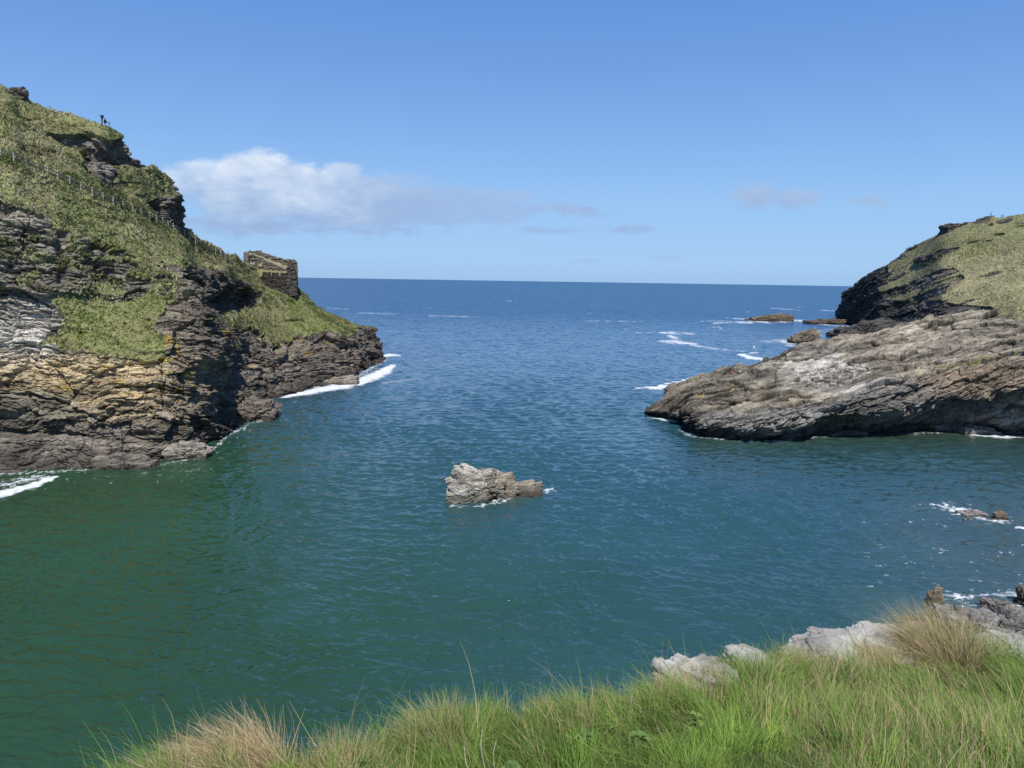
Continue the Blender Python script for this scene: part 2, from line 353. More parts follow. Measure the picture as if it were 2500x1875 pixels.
# colours
ochre = (.44, .35, .21); grey = (.3, .28, .24); pale = (.5, .47, .41); brown = (.19, .165, .13); dark = (.085, .075, .062)
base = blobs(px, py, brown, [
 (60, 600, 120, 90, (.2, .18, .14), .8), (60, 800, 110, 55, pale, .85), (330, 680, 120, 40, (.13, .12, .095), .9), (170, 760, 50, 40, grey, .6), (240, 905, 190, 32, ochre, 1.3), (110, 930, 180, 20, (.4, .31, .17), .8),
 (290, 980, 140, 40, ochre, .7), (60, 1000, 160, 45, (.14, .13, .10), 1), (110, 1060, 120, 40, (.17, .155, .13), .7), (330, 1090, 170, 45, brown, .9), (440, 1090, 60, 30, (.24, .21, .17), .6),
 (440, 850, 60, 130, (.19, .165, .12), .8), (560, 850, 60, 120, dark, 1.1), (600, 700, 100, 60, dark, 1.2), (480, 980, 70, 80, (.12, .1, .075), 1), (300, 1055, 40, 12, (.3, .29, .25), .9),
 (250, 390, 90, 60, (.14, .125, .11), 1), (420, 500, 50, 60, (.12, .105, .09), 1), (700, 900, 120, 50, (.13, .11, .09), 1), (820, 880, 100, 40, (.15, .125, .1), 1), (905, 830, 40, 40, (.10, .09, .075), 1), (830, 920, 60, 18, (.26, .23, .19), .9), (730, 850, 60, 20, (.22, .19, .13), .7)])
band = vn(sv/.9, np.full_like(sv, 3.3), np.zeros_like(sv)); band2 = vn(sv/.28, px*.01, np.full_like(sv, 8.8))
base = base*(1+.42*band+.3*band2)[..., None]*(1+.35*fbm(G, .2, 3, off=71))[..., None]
yl = (fbm(G*np.array([1, 1, 2]), .55, 3, .6, off=101) > .36) & (py > 800) & (py < 980) & (px > 120) & (G[..., 2] > 7)
base[yl] = base[yl]*.45+np.array([.42, .29, .05])*.55
for cx, cy, r in ((402, 946, 9), (470, 917, 8), (560, 826, 9), (575, 842, 7), (400, 878, 7), (440, 952, 9)):
    g = (np.hypot(px-cx, (py-cy)*1.8)+6*fbm(G, 1.2, 3) < r); base[g] = (.5, .35, .06)
wet = sstep(3.2+1.3*fbm(G, .2, 2), .6, G[..., 2]); base = base*(1-.62*wet[..., None])+np.array([.03, .026, .02])*.3*wet[..., None]
vegc = np.array([.18, .19, .075])*(1+.5*fbm(G, .12, 4, off=13))[..., None]
dr = np.clip(fbm(G, .25, 3, off=23)*1.5+.3, 0, 1)[..., None]; vegc = vegc*(1-.6*dr)+np.array([.20, .175, .085])*.6*dr
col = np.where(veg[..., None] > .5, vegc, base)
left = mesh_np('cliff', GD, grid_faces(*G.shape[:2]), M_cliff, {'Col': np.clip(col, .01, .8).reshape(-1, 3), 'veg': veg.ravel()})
tag(left, 'tall layered slate cliff with grassy slopes and a low pointed end on the left of the cove', 'cliff', kind='structure')
vis = (px > -250) & (px < 950)
inp2 = inpoly(px, py, p2)
pp, nn, ii, jj = pick(GD, Nn, veg*vis, 95000)
qx, qy = proj(pp)
cc = vegcol(pp, (.145, .19, .055), (.50, .465, .28), .22, .5)
lush = inpoly(qx, qy, p1) | (qx > 700); cc[lush] = vegcol(pp[lush], (.17, .245, .055), (.38, .38, .17), .3, .42)
brk = fbm(pp, .07, 3, off=555) > .2; cc[brk] = cc[brk]*.55+np.array([.26, .20, .12])*.45
tufts('cliff_grass', pp, nn, .42, cc, 'rough grass and low scrub covering the slopes of the left cliff', k=6)
# darker shrubs
n2 = 1500
pp, nn, ii, jj = pick(GD, Nn, veg*vis*(fbm(G, .09, 3, off=55) > .05)*(py > np.interp(px, [0, 250, 345, 460, 610], [240, 345, 420, 590, 670])), n2)
ang = rng.normal(0, .34, (n2, 22, 3)); ang -= (ang*nn[:, None]).sum(-1, keepdims=True)*nn[:, None]*.6; P2 = (pp[:, None]+ang+nn[:, None]*.1).reshape(-1, 3); N2 = np.repeat(nn, 22, 0)
c2 = np.repeat(vegcol(pp, (.06, .085, .025), (.16, .165, .07), .3, .45), 22, 0)
tufts('cliff_scrub', P2, N2, .34, c2, 'dark low bushes dotted over the left cliff slope', k=3)
# ------------------------------------------------------------------ right rock promontory
RC = [
 ((1574, 1009), [(1576, 1006, 153.6), (1582, 1002, 154.5), (1590, 996, 156), (1600, 989, 158), (1612, 982, 160), (1624, 976, 163)]),
 ((1618, 1018), [(1620, 1004, 149.5), (1622, 992, 151), (1625, 982, 153), (1630, 973, 156), (1633, 965, 160), (1636, 955, 165)]),
 ((1650, 1032), [(1652, 1012, 143), (1655, 990, 145), (1660, 972, 148), (1664, 958, 152), (1667, 950, 158), (1670, 941, 166)]),
 ((1680, 1055), [(1682, 1030, 134.5), (1688, 1005, 136), (1695, 978, 140), (1700, 958, 146), (1705, 943, 155), (1710, 925, 166)]),
 ((1760, 1070), [(1762, 1042, 129), (1768, 1015, 131), (1773, 982, 137), (1778, 957, 144), (1782, 932, 154), (1785, 910, 166)]),
 ((1850, 1074), [(1850, 1042, 127.5), (1850, 1012, 129.5), (1850, 978, 137), (1848, 950, 145), (1845, 920, 156), (1845, 897, 167)]),
 ((1930, 1071), [(1930, 1034, 128), (1930, 998, 130), (1930, 962, 138), (1925, 930, 147), (1918, 897, 159), (1912, 864, 171)]),
 ((2030, 1058), [(2030, 1020, 129.5), (2025, 978, 132), (2015, 942, 141), (2005, 905, 152), (1998, 868, 166), (1992, 838, 180)]),
 ((2130, 1056), [(2130, 1005, 131), (2130, 946, 134), (2120, 912, 144), (2110, 878, 155), (2100, 848, 168), (2095, 820, 182)]),
 ((2215, 1052), [(2215, 995, 133), (2215, 925, 136), (2210, 890, 146), (2205, 855, 157), (2200, 822, 171), (2197, 800, 183)]),
 ((2300, 1047), [(2300, 985, 135), (2300, 908, 139), (2298, 875, 148), (2292, 838, 160), (2288, 803, 173), (2285, 777, 185)]),
 ((2400, 1052), [(2400, 975, 134), (2410, 888, 138), (2410, 858, 147), (2410, 823, 158), (2412, 787, 170), (2410, 760, 180)]),
 ((2500, 1058), [(2500, 955, 131), (2510, 858, 137), (2510, 835, 146), (2505, 812, 156), (2500, 795, 166), (2497, 778, 176)]),
 ((2700, 1068), [(2700, 940, 130), (2710, 830, 138), (2710, 795, 150), (2710, 765, 165), (2700, 735, 185), (2700, 705, 205)]),
 ((3200, 1090), [(3200, 920, 128), (3210, 800, 138), (3210, 740, 152), (3210, 690, 170), (3200, 640, 195), (3200, 590, 220)]),
]
K = backs(np.array([column(*c) for c in RC]), (6, 14, 26, 40), (.93, .7, .3, -.1))
t0 = K[0]+np.array([2.0, 8, 0]); t0[:, 2] *= .5; K = np.concatenate([t0[None], K], 0)
G = loft(K, 1150, 620, cw=[.5]+[1]*12+[.5, .25], rw=[.4, 1.2, 1.3, 1, 1, 1, 1]+[.5, .3, .2, .1])
Nn = grid_normals(G)
if Nn[400, 250]@(np.array([0, 0, H])-G[400, 250]) < 0: Nn = -Nn
px, py = proj(G)
d, sv = strata(G, (-.33, .25, .9), (3.0, 1.2, .5, .22), (1.15, .8, .42, .2), warp=(1.6, .5), off=200, asp=4.2)
gx_ = G[..., 0]+.5*G[..., 1]; gy_ = G[..., 1]-.25*G[..., 0]
sl1, e1 = vor3(gx_/11+.4*fbm(G, .12, 2), gy_/6, G[..., 2]*0+.5, 11, 1.0); sl2, e2 = vor3(gx_/4.2+.25*fbm(G, .4, 2), gy_/2.1+.3*fbm(G, .4, 2), G[..., 2]*0+.5, 17, 1.0); sl3, e3 = vor3(gx_/1.5, gy_/.8, G[..., 2]*0+.5, 19, .6)
slab = .62*sl1-.3*np.clip(1-e1/.03, 0, 1)+.28*sl2-.22*np.clip(1-e2/.05, 0, 1)+.10*sl3
# beds dip down to the left: fine splintery ribs running with the dip
edge = np.interp(px, [1574, 1650, 1692, 1790, 2022, 2151, 2280, 2452, 3000], [1012, 1000, 1000, 1000, 978, 936, 912, 876, 820])
face = sstep(-4, 10, py-edge+5*fbm(G, .3, 3))
und = -.5*np.exp(-((py-(np.interp(px, [1600, 1800, 2100, 2250, 2500], [1040, 1062, 1040, 1015, 985])))/16)**2)*sstep(1700, 1900, px)
big = 1.6*fbm(G, .1, 4, .55, off=222)
cav = sum(-2.2*np.exp(-(((px-cx)/rx)**2+((py-cy)/ry)**2)) for cx, cy, rx, ry in ((2030, 1005, 22, 10), (1893, 950, 10, 22), (2210, 1045, 60, 8), (2330, 990, 60, 10), (2480, 1010, 30, 12), (2260, 905, 30, 6)))
D = Nn.copy(); D[..., 2] *= np.where(face > .5, .5, 1.0)
disp = d*(.16+.94*face)+big*(.35+.5*face)+(und+cav)*face
# long ledge steps across the top
lg = vn(sv/1.7, px*.003, py*0.0+4.4); disp += (1-face)*.35*lg
GD = G+D*(disp*(sstep(-1.5, 1.5, G[..., 2])*.7+.3))[..., None]
grv = np.zeros_like(px); lip = grv.copy(); crv = grv.copy(); jn = 4*fbm(G, .35, 4, .65, off=501); dn = .35+.65*sstep(-.25, .3, fbm(G, .12, 3, off=511))
for pl, dp, w_ in (([(1781, 1005), (1862, 996), (1960, 992), (2040, 974), (2138, 938), (2192, 934), (2272, 916), (2361, 889), (2455, 871), (2520, 864)], 1.5, 3.5), ([(1735, 917), (1800, 914), (1893, 912)], 1.6, 5), ([(1660, 958), (1740, 940), (1850, 926), (1893, 918)], 1.0, 3), ([(1850, 893), (1890, 876), (1929, 861), (1995, 853), (2049, 864), (2080, 866)], 1.3, 4),
                   ([(2183, 811), (2250, 800), (2300, 803)], .9, 3), ([(2220, 792), (2285, 784), (2330, 786)], .9, 3), ([(2209, 918), (2272, 903), (2339, 892), (2420, 872)], .9, 3), ([(2049, 849), (2183, 840), (2272, 831), (2350, 824)], .9, 2.5), ([(2272, 867), (2405, 845), (2495, 831)], .9, 2.5),
                   ([(2100, 885), (2200, 872), (2272, 860)], .8, 2.5), ([(2330, 812), (2420, 800), (2510, 805)], .9, 3), ([(1990, 928), (2060, 935), (2130, 925), (2200, 905)], .8, 2.5), ([(1700, 985), (1790, 985), (1860, 972), (1950, 968)], .8, 2.5), ([(2140, 830), (2200, 822), (2260, 822)], .8, 2.5), ([(1920, 950), (1990, 958), (2050, 950)], .7, 2.5)):
    xs_ = [q[0] for q in pl]; f_ = np.interp(px, xs_, [q[1] for q in pl]); on = sstep(xs_[0]-8, xs_[0]+8, px)*sstep(xs_[-1]+8, xs_[-1]-8, px)
    q_ = f_-jn-py; grv += .62*dp*dn*on*np.exp(-np.maximum(q_, 0)/(9*w_/2.5))*sstep(-.8, .8, q_)
    lip += .75*dp*dn*on*np.exp(-((q_-1.5)/2.5)**2); crv += dn*on*np.exp(-((q_+.3)/1.6)**2)
GD[..., 2] += grv*(1-.5*face); GD[..., 1] -= lip
crv += 1.2*np.exp(-((px-1893+jn)/2.5)**2)*sstep(905, 912, py)*sstep(962, 952, py)
GD[..., 2] += (1-face)*slab*sstep(0, 3, G[..., 2])
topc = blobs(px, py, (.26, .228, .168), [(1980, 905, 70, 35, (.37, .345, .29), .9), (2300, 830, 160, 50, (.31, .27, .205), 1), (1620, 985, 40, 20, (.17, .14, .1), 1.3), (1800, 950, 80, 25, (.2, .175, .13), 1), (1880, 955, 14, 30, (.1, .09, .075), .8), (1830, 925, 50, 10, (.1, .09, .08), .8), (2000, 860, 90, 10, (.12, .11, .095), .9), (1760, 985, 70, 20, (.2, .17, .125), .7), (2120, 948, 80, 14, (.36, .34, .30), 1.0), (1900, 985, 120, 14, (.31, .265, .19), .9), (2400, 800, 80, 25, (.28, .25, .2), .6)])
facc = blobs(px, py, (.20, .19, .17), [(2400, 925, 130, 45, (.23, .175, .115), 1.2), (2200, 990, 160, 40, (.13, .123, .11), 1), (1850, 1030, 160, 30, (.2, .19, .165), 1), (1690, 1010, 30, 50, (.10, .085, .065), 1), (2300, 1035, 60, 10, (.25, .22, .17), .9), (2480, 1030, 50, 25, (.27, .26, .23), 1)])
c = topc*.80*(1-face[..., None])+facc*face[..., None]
# crevices under the ledge steps and in the notch, their shade painted in
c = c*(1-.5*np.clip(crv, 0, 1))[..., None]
band = vn(sv/.5, px*.004, np.zeros_like(sv)); band2 = vn(sv/.16, px*.012, np.full_like(sv, 8.8))
c = c*(1+.3*band+.32*band2)[..., None]*(1+.3*fbm(G, .25, 3, off=271))[..., None]
c = c*(1+(1-face)*(.26*sl1+.2*sl2-.6*np.clip(1-e1/.06, 0, 1)-.5*np.clip(1-e2/.09, 0, 1)-.2*np.clip(1-e3/.1, 0, 1)))[..., None]
lich = inpoly(px+8*fbm(G, .5, 3), py, [(1930, 925), (1960, 880), (2020, 868), (2060, 885), (2140, 890), (2130, 915), (2050, 920), (1990, 940)]) & (fbm(G, 1.1, 4, .65, off=301) > .12)
c[lich] = c[lich]*.3+np.array([.52, .5, .46])*.7
lw = (fbm(G, 1.6, 4, .7, off=305) > .44) & (face < .5); c[lw] = c[lw]*.4+np.array([.5, .49, .44])*.6
yb = inpoly(px, py+5*fbm(G, .4, 3), [(2230, 912), (2330, 885), (2420, 866), (2480, 862), (2480, 872), (2400, 884), (2330, 902), (2240, 922)]) & (fbm(G, 1.3, 4, .7, off=307) > .0)
c[yb] = c[yb]*.5+np.array([.36, .30, .12])*.5
for cx, cy, r in ((1710, 960, 9), (1785, 942, 5), (2230, 788, 6)):
    g = (np.hypot((px-cx)*.8, py-cy)+7*fbm(G, 1.1, 3) < r); g &= fbm(G, 1.8, 3, off=9) > -.05; c[g] = c[g]*.4+np.array([.34, .29, .1])*.6
wet = sstep(1.9+.9*fbm(G, .3, 2), .5, G[..., 2]); c = c*(1-.6*wet[..., None])
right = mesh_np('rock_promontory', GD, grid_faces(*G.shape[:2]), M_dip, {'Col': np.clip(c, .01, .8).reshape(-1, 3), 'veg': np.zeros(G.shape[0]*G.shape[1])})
tag(right, 'long low slate promontory with pale sloping top and dark undercut face on the right', 'rock promontory', kind='structure')
# ------------------------------------------------------------------ far right headland
HC = [
 ((2043, 780), [(2044, 772, 617), (2050, 755, 616), (2056, 738, 615), (2060, 727, 615), (2062, 720, 615), (2064, 714, 616)]),
 ((2072, 790), [(2073, 778, 560), (2076, 760, 562), (2079, 742, 565), (2081, 725, 570), (2082, 712, 575), (2083, 701, 582)]),
 ((2095, 800), [(2097, 785, 502), (2100, 765, 506), (2102, 742, 513), (2102, 720, 522), (2100, 700, 532), (2098, 682, 545)]),
 ((2125, 815), [(2128, 795, 430), (2136, 770, 437), (2142, 742, 447), (2146, 712, 462), (2145, 685, 480), (2140, 656, 505)]),
 ((2165, 824), [(2170, 800, 405), (2178, 768, 415), (2186, 735, 428), (2192, 700, 442), (2194, 662, 460), (2190, 631, 490)]),
 ((2220, 834), [(2224, 805, 378), (2232, 765, 388), (2240, 725, 402), (2246, 682, 420), (2248, 640, 442), (2244, 600, 472)]),
 ((2300, 850), [(2300, 805, 344), (2302, 755, 356), (2303, 705, 373), (2303, 655, 394), (2303, 610, 417), (2303, 572, 440)]),
 ((2400, 870), [(2400, 812, 326), (2400, 755, 338), (2400, 702, 354), (2402, 645, 376), (2405, 592, 400), (2408, 541, 424)]),
 ((2450, 875), [(2450, 816, 315), (2450, 757, 328), (2450, 702, 344), (2450, 645, 367), (2450, 588, 392), (2450, 536, 420)]),
 ((2500, 880), [(2500, 820, 306), (2500, 760, 318), (2500, 700, 336), (2500, 642, 358), (2500, 582, 384), (2500, 527, 415)]),
 ((2750, 920), [(2750, 830, 270), (2750, 760, 285), (2750, 690, 305), (2750, 620, 330), (2750, 540, 360), (2750, 480, 395)]),
 ((3400, 990), [(3400, 880, 225), (3400, 780, 240), (3400, 690, 260), (3400, 600, 290), (3400, 500, 330), (3400, 420, 370)]),
]
K = backs(np.array([column(*c) for c in HC]), (15, 45, 90, 140), (.99, .9, .5, -.1))
t0 = K[0]+np.array([22, 50, 0]); t0[:, 2] *= .8; K = np.concatenate([t0[None], K], 0)
G = loft(K, 900, 520, cw=[.4]+[1]*9+[.6, .15], rw=[.4]+[1]*6+[.6, .3, .15, .1])
Nn = grid_normals(G)
if Nn[500, 250]@(np.array([0, 0, H])-G[500, 250]) < 0: Nn = -Nn
px, py = proj(G)
jx = px+9*fbm(G, .05, 4, .6, off=1)*1.2; jy = py+8*fbm(G, .05, 4, .6, off=2)
grassy = inpoly(jx, jy, [(2212, 620), (2250, 595), (2300, 560), (2330, 540), (2600, 490), (3600, 300), (3600, 900), (2560, 800), (2480, 800), (2460, 795), (2420, 750), (2330, 745), (2300, 735), (2310, 705), (2350, 680), (2330, 655), (2280, 660), (2250, 680), (2200, 700), (2150, 715), (2150, 705), (2250, 655), (2350, 610), (2400, 590), (2350, 596), (2290, 620), (2230, 640)])
sl = fbm(np.stack([(px-2250)*.55+(py-700)*1.0, (py-700)*2.8+(px-2250)*.95, px*0], -1), .018, 4, .6, off=5)
veg = (grassy & ((sl < .05) | (py < 585) | (px > 2440)) | ((sl > -.04) & (px > 2170) & (py < 735))).astype(np.float32)
rx = [  # dark outcrops on the slope: centre, half length, half thickness
 (2395, 545, 32, 6), (2452, 544, 22, 6), (2488, 557, 10, 3), (2440, 576, 22, 4), (2370, 597, 30, 5), (2310, 618, 38, 6), (2424, 672, 38, 5), (2270, 632, 40, 7), (2412, 594, 16, 3), (2420, 553, 8, 4), (2345, 553, 30, 5)]
lumps = np.zeros_like(px)
for cx, cy, a, b in rx:
    t = -.2; dx = (px-cx)*math.cos(t)+(py-cy)*math.sin(t); dy = -(px-cx)*math.sin(t)+(py-cy)*math.cos(t)
    q = (dx/a)**2+(dy/b)**2+1.3*fbm(G, .12, 3, off=cx)
    veg[q < .8] = 0; lumps += np.exp(-np.maximum(q, 0)*1.2)
rock = 1-veg
d, sv = strata(G, (-.33, .2, .92), (8, 3.2, 1.4, .65), (1.5, 1.2, .85, .5), warp=(3, 1), off=400, ws=.5, asp=6)
disp = rock*(d+2.2*fbm(G, .03, 4, off=3))*sstep(-1, 5, G[..., 2])+veg*(.8*fbm(G, .08, 4, .6)+.5)+lumps*1.5
D = Nn.copy(); D[..., 2] *= np.where(rock > .5, .6, 1)
GD = G+D*disp[..., None]
base = blobs(px, py, (.085, .078, .07), [(2120, 720, 70, 60, (.045, .043, .042), 1.2), (2070, 760, 40, 40, (.04, .038, .037), 1), (2200, 780, 80, 30, (.065, .06, .055), 1), (2260, 690, 70, 30, (.17, .155, .12), .8), (2330, 720, 60, 25, (.12, .108, .088), .7), (2080, 785, 40, 8, (.13, .085, .065), .8)])
base = base*(1+.45*vn(sv/2.0, px*.01, py*0)+.3*vn(sv/.6, px*.02, py*0+3))[..., None]
gc = np.array([.28, .26, .14])*(1+.35*fbm(G, .06, 5, .65, off=13))[..., None]
gs = np.clip(sstep(640, 560, py-(2500-px)*.12)+fbm(G, .04, 3)*.6, 0, 1)[..., None]; gc = gc*(1-gs*.5)+np.array([.14, .165, .06])*gs*.5
col = np.where(veg[..., None] > .5, gc, base)
far = mesh_np('headland', GD, grid_faces(*G.shape[:2]), M_far, {'Col': np.clip(col, .01, .8).reshape(-1, 3), 'veg': veg.ravel()})
tag(far, 'distant headland with dark cliff foot and dry grassy slope on the right', 'headland', kind='structure')
pp, nn, ii, jj = pick(GD, Nn, veg*((px > 2150) & (px < 2600) & (py < 830)), 42000)
cc = vegcol(pp, (.23, .24, .11), (.43, .395, .25), .06, .5)
tufts('headland_grass', pp, nn, .75, cc, 'dry yellowish grass on the slope of the distant right headland', k=4)
# ------------------------------------------------------------------ rocks as star-shaped lumps
def sd_boxes(p, boxes):
    r = None
    for (c, s, rz, ry) in boxes:
        q = p-np.array(c); ca, sa = math.cos(rz), math.sin(rz)
        x = q[..., 0]*ca+q[..., 1]*sa; y = -q[..., 0]*sa+q[..., 1]*ca; z = q[..., 2]
        cb, sb = math.cos(ry), math.sin(ry); x, z = x*cb-z*sb, x*sb+z*cb
        k = .22*min(s); dx = np.abs(x)-s[0]+k; dy = np.abs(y)-s[1]+k; dz = np.abs(z)-s[2]+k
        dd = np.sqrt(np.maximum(dx, 0)**2+np.maximum(dy, 0)**2+np.maximum(dz, 0)**2)+np.minimum(np.maximum(dx, np.maximum(dy, dz)), 0)-k
        r = dd if r is None else np.minimum(r, dd)
    return r
def rock_obj(name, loc, boxes, col, mat, res=(220, 110), st=(-.15, .1, 1), hs=(.9, .35, .14), am=(.3, .16, .07), center=(0, 0, 0), wetz=None, top=None, colfn=None, seed=0.0):
    nu, nv = res; u = np.arange(nu)/nu*2*math.pi; v = np.linspace(.002, math.pi-.002, nv)
    U, Vv = np.meshgrid(u, v, indexing='ij')
    d = np.stack([np.cos(U)*np.sin(Vv), np.sin(U)*np.sin(Vv), np.cos(Vv)], -1)
    R = max(max(abs(x)+max(s) for x in c) for c, s, *_ in boxes)*2.2
    lo = np.zeros(U.shape); hi = np.full(U.shape, R)
    c0 = np.array(center)
    for _ in range(22):
        m = (lo+hi)/2; ins = sd_boxes(c0+d*m[..., None], boxes) < 0
        lo = np.where(ins, m, lo); hi = np.where(ins, hi, m)
    Gp = c0+d*lo[..., None]
    q = Gp+np.array(loc)+seed
    dd, sv = strata(q, st, hs, am, warp=(.5*hs[0], .12*hs[0]), off=50+seed, ws=2/hs[0], asp=2.2)
    dd = dd+hs[0]*.45*fbm(q, .7/hs[0], 3, off=seed)
    D = d.copy(); Gp = Gp+D*dd[..., None]
    c = np.zeros(Gp.shape)+np.array(col)
    band = vn(sv/(hs[1]*.6), Gp[..., 0]*.3, Gp[..., 1]*0)
    c = c*(1+.3*band+.35*fbm(q, 1.5/hs[0], 4, .65, off=9))[..., None]
    if top is not None:
        tt = sstep(.15, .6, fbm(q, 1.2/hs[0], 3, off=33)+.55*(Gp[..., 2]-Gp[..., 2].mean())/max(Gp[..., 2].max(), .01)); c = c*(1-tt[..., None])+np.array(top)*tt[..., None]
    if colfn: c = colfn(Gp, c)
    if wetz is not None:
        w = sstep(wetz, wetz*.3, Gp[..., 2]+.3*fbm(q, 1.0, 2)); c = c*(1-.6*w[..., None])
    o = mesh_np(name, Gp, grid_faces(nu, nv, True), mat, {'Col': np.clip(c, .01, .85).reshape(-1, 3), 'veg': np.zeros(nu*nv)})
    o.location = tuple(float(v) for v in loc); return o
M_rock = rockmat('sea_rock_slate', (-.12, .1, 1), (1, 1, 5), 2.2, .8, bump=.12)
b = W(1150, 1226)
def stackcol(g, c):
    t = sstep(.2, 4.5, g[..., 0]+1.2*fbm(g, .8, 3))*.8; return c*(1-t[..., None])+c*np.array([.62, .54, .45])*t[..., None]
o = rock_obj('sea_rock', (b[0], b[1]+1.6, 0), [((-.5, 0, .6), (2.5, 1.8, 1.9), .1, .05), ((-.3, .3, 2.1), (2.0, 1.5, 1.5), .2, .08), ((.2, .5, 3.05), (1.5, 1.1, .95), .3, .12), ((1.6, .7, 1.5), (1.6, 1.3, 1.6), -.2, -.3), ((2.4, .9, .8), (1.7, 1.3, 1.5), .1, -.1),
     ((3.2, 1.5, 1.3), (2.0, 1.1, 1.5), .15, -.12), ((3.6, 2.0, 2.2), (.8, .8, .8), .5, .2), ((5.6, 2.0, .35), (2.2, 1.1, 1.15), .12, -.1), ((7.6, 2.4, .3), (1.4, .8, .95), .3, -.1)],
    (.34, .315, .26), M_rock, res=(720, 340), st=(-.12, .1, 1), hs=(1.5, .6, .24), am=(.34, .26, .14), center=(1.8, 1.0, .6), wetz=1.1, top=(.5, .47, .39), colfn=stackcol)
tag(o, 'pale craggy slate rock standing alone in the middle of the cove', 'sea rock')
def simple_rock(x, y, wpx, hpx, label, col, name='sea_rock', ry=-.15, depth=.6, group=None, off=(0, 0, 0), top=None, mat=None, hs=None, rz=0.1):
    b = W(x, y); sc = b[1]/F; w = wpx*sc/2; h = hpx*sc; 
    hs = hs or max(h*.35, .1)
    o = rock_obj(name, (b[0]+off[0], b[1]+off[1]+w*depth*.5, 0), [((0, 0, 0), (w*.95, w*depth, h*.62), rz, ry), ((w*.15, 0, h*.45), (w*.6, w*depth*.6, h*.45), rz+.1, ry), ((-w*.35, -.1*w, h*.2), (w*.5, w*depth*.6, h*.4), rz-.2, ry*.5)],
        col, mat or M_rock, res=(180, 90), hs=(hs, hs*.4, hs*.16), am=(hs*.35, hs*.18, hs*.08), wetz=h*.35, top=top, seed=x*.01)
    return tag(o, label, 'rock', group)
simple_rock(1882, 784, 105, 15, 'low brown reef rock with surf breaking along its front, far out', (.16, .12, .08), mat=M_far)
simple_rock(1968, 838, 74, 32, 'wedge shaped brown rock standing in white surf beside the promontory', (.22, .18, .125), ry=-.3, mat=M_dip)
simple_rock(2030, 791, 130, 12, 'flat brown ledge running out to sea from the distant headland', (.11, .08, .06), name='reef', ry=0, depth=.3, mat=M_far)
simple_rock(2120, 826, 170, 42, 'black jutting rock at the sea foot of the distant headland', (.07, .066, .06), name='rock_outcrop', ry=-.2, depth=.5, mat=M_far)
simple_rock(2325, 838, 190, 55, 'black rock mass between the distant headland and the pale promontory', (.06, .056, .05), name='rock_outcrop', ry=-.25, depth=.5, mat=M_far)
simple_rock(618, 1024, 110, 52, 'rounded brown rock knob at the foot of the left cliff', (.17, .145, .115), name='boulder', ry=.12, mat=M_cliff, depth=.9)
simple_rock(455, 1118, 110, 40, 'pale grey boulder at the waterline below the left cliff', (.27, .24, .195), name='boulder', ry=.1, mat=M_cliff)
simple_rock(300, 1143, 150, 34, 'flat brown slab low on the water below the left cliff', (.16, .14, .115), name='boulder', ry=.1, mat=M_cliff, depth=.35)
simple_rock(880, 882, 60, 26, 'small dark rock at the seaward end of the left cliff', (.12, .1, .08), name='boulder', mat=M_cliff)
simple_rock(820, 938, 110, 18, 'pale ledge of rocks just above the foam streak', (.26, .22, .18), name='boulder', mat=M_cliff, depth=.4)
simple_rock(2378, 1258, 66, 9, 'flat grey rock awash with foam near the right shore', (.24, .22, .2), ry=0)
simple_rock(2443, 1268, 34, 20, 'tilted brown rock poking out of the shallow water on the right', (.2, .16, .11), ry=.5)
simple_rock(2060, 1062, 120, 12, 'low wet ledge at the foot of the dark promontory face', (.12, .11, .095), name='rock_ledge', ry=-.05, depth=.4, mat=M_dip)
for x, y, w, h, c, l in ((2485, 1055, 70, 50, (.36, .35, .31), 'white grey boulder at the right end of the promontory foot'), (2390, 1058, 110, 18, (.24, .21, .17), 'low brown boulder heap beside the white grey boulder'),
                         (2310, 1050, 80, 16, (.27, .23, .18), 'tan slab under the dark promontory face')):
    simple_rock(x, y, w, h, l, c, name='boulder', ry=.15, mat=M_dip)
for x, y, w, h, c, l in ((2380, 1560, 150, 72, (.22, .21, .19), 'large grey boulder behind the dry grass tuft'), (2470, 1555, 110, 75, (.2, .19, .17), 'dark grey boulder at the right edge of the shore'),
                         (2460, 1500, 90, 26, (.14, .12, .11), 'dark wet shore rock in the surf'), (2281, 1478, 34, 44, (.22, .18, .12), 'small brown rock knob in the water behind the grass'), (2520, 1480, 60, 60, (.17, .13, .09), 'brown rock cut by the right edge of the picture')):
    simple_rock(x, y, w, h, l, c, name='boulder', ry=.2, depth=.8)
# ------------------------------------------------------------------ ray helper on built land
bpy.context.view_layer.update()
def hit(px, py, objs):
    d = Vector([float(v) for v in rays(px, py)]).normalized(); best = None
    for o in objs:
        ok, loc, n, _ = o.ray_cast(Vector((0, 0, H)), d)
        if ok and (best is None or loc.y < best.y): best = loc.copy()
    return best
def hit_or(px, py, objs, Y):
    h = hit(px, py, objs)
    for k in range(1, 40):
        if h is not None: return h
        h = hit(px, py+k, objs)
    return Vector([float(v) for v in P(px, py, Y)])
def skyline(x, y, objs, Y):
    last = hit_or(x, y, objs, Y)
    for k in range(0, 120):
        h = hit(x, y-k*.5, objs)
        if h is None: break
        last = h
    return last
def drop(x, y, objs, z0=120):
    best = None
    for o in objs:
        ok, loc, n, _ = o.ray_cast(Vector((x, y, z0)), Vector((0, 0, -1)))
        if ok and (best is None or loc.z > best.z): best = loc.copy()
    return best
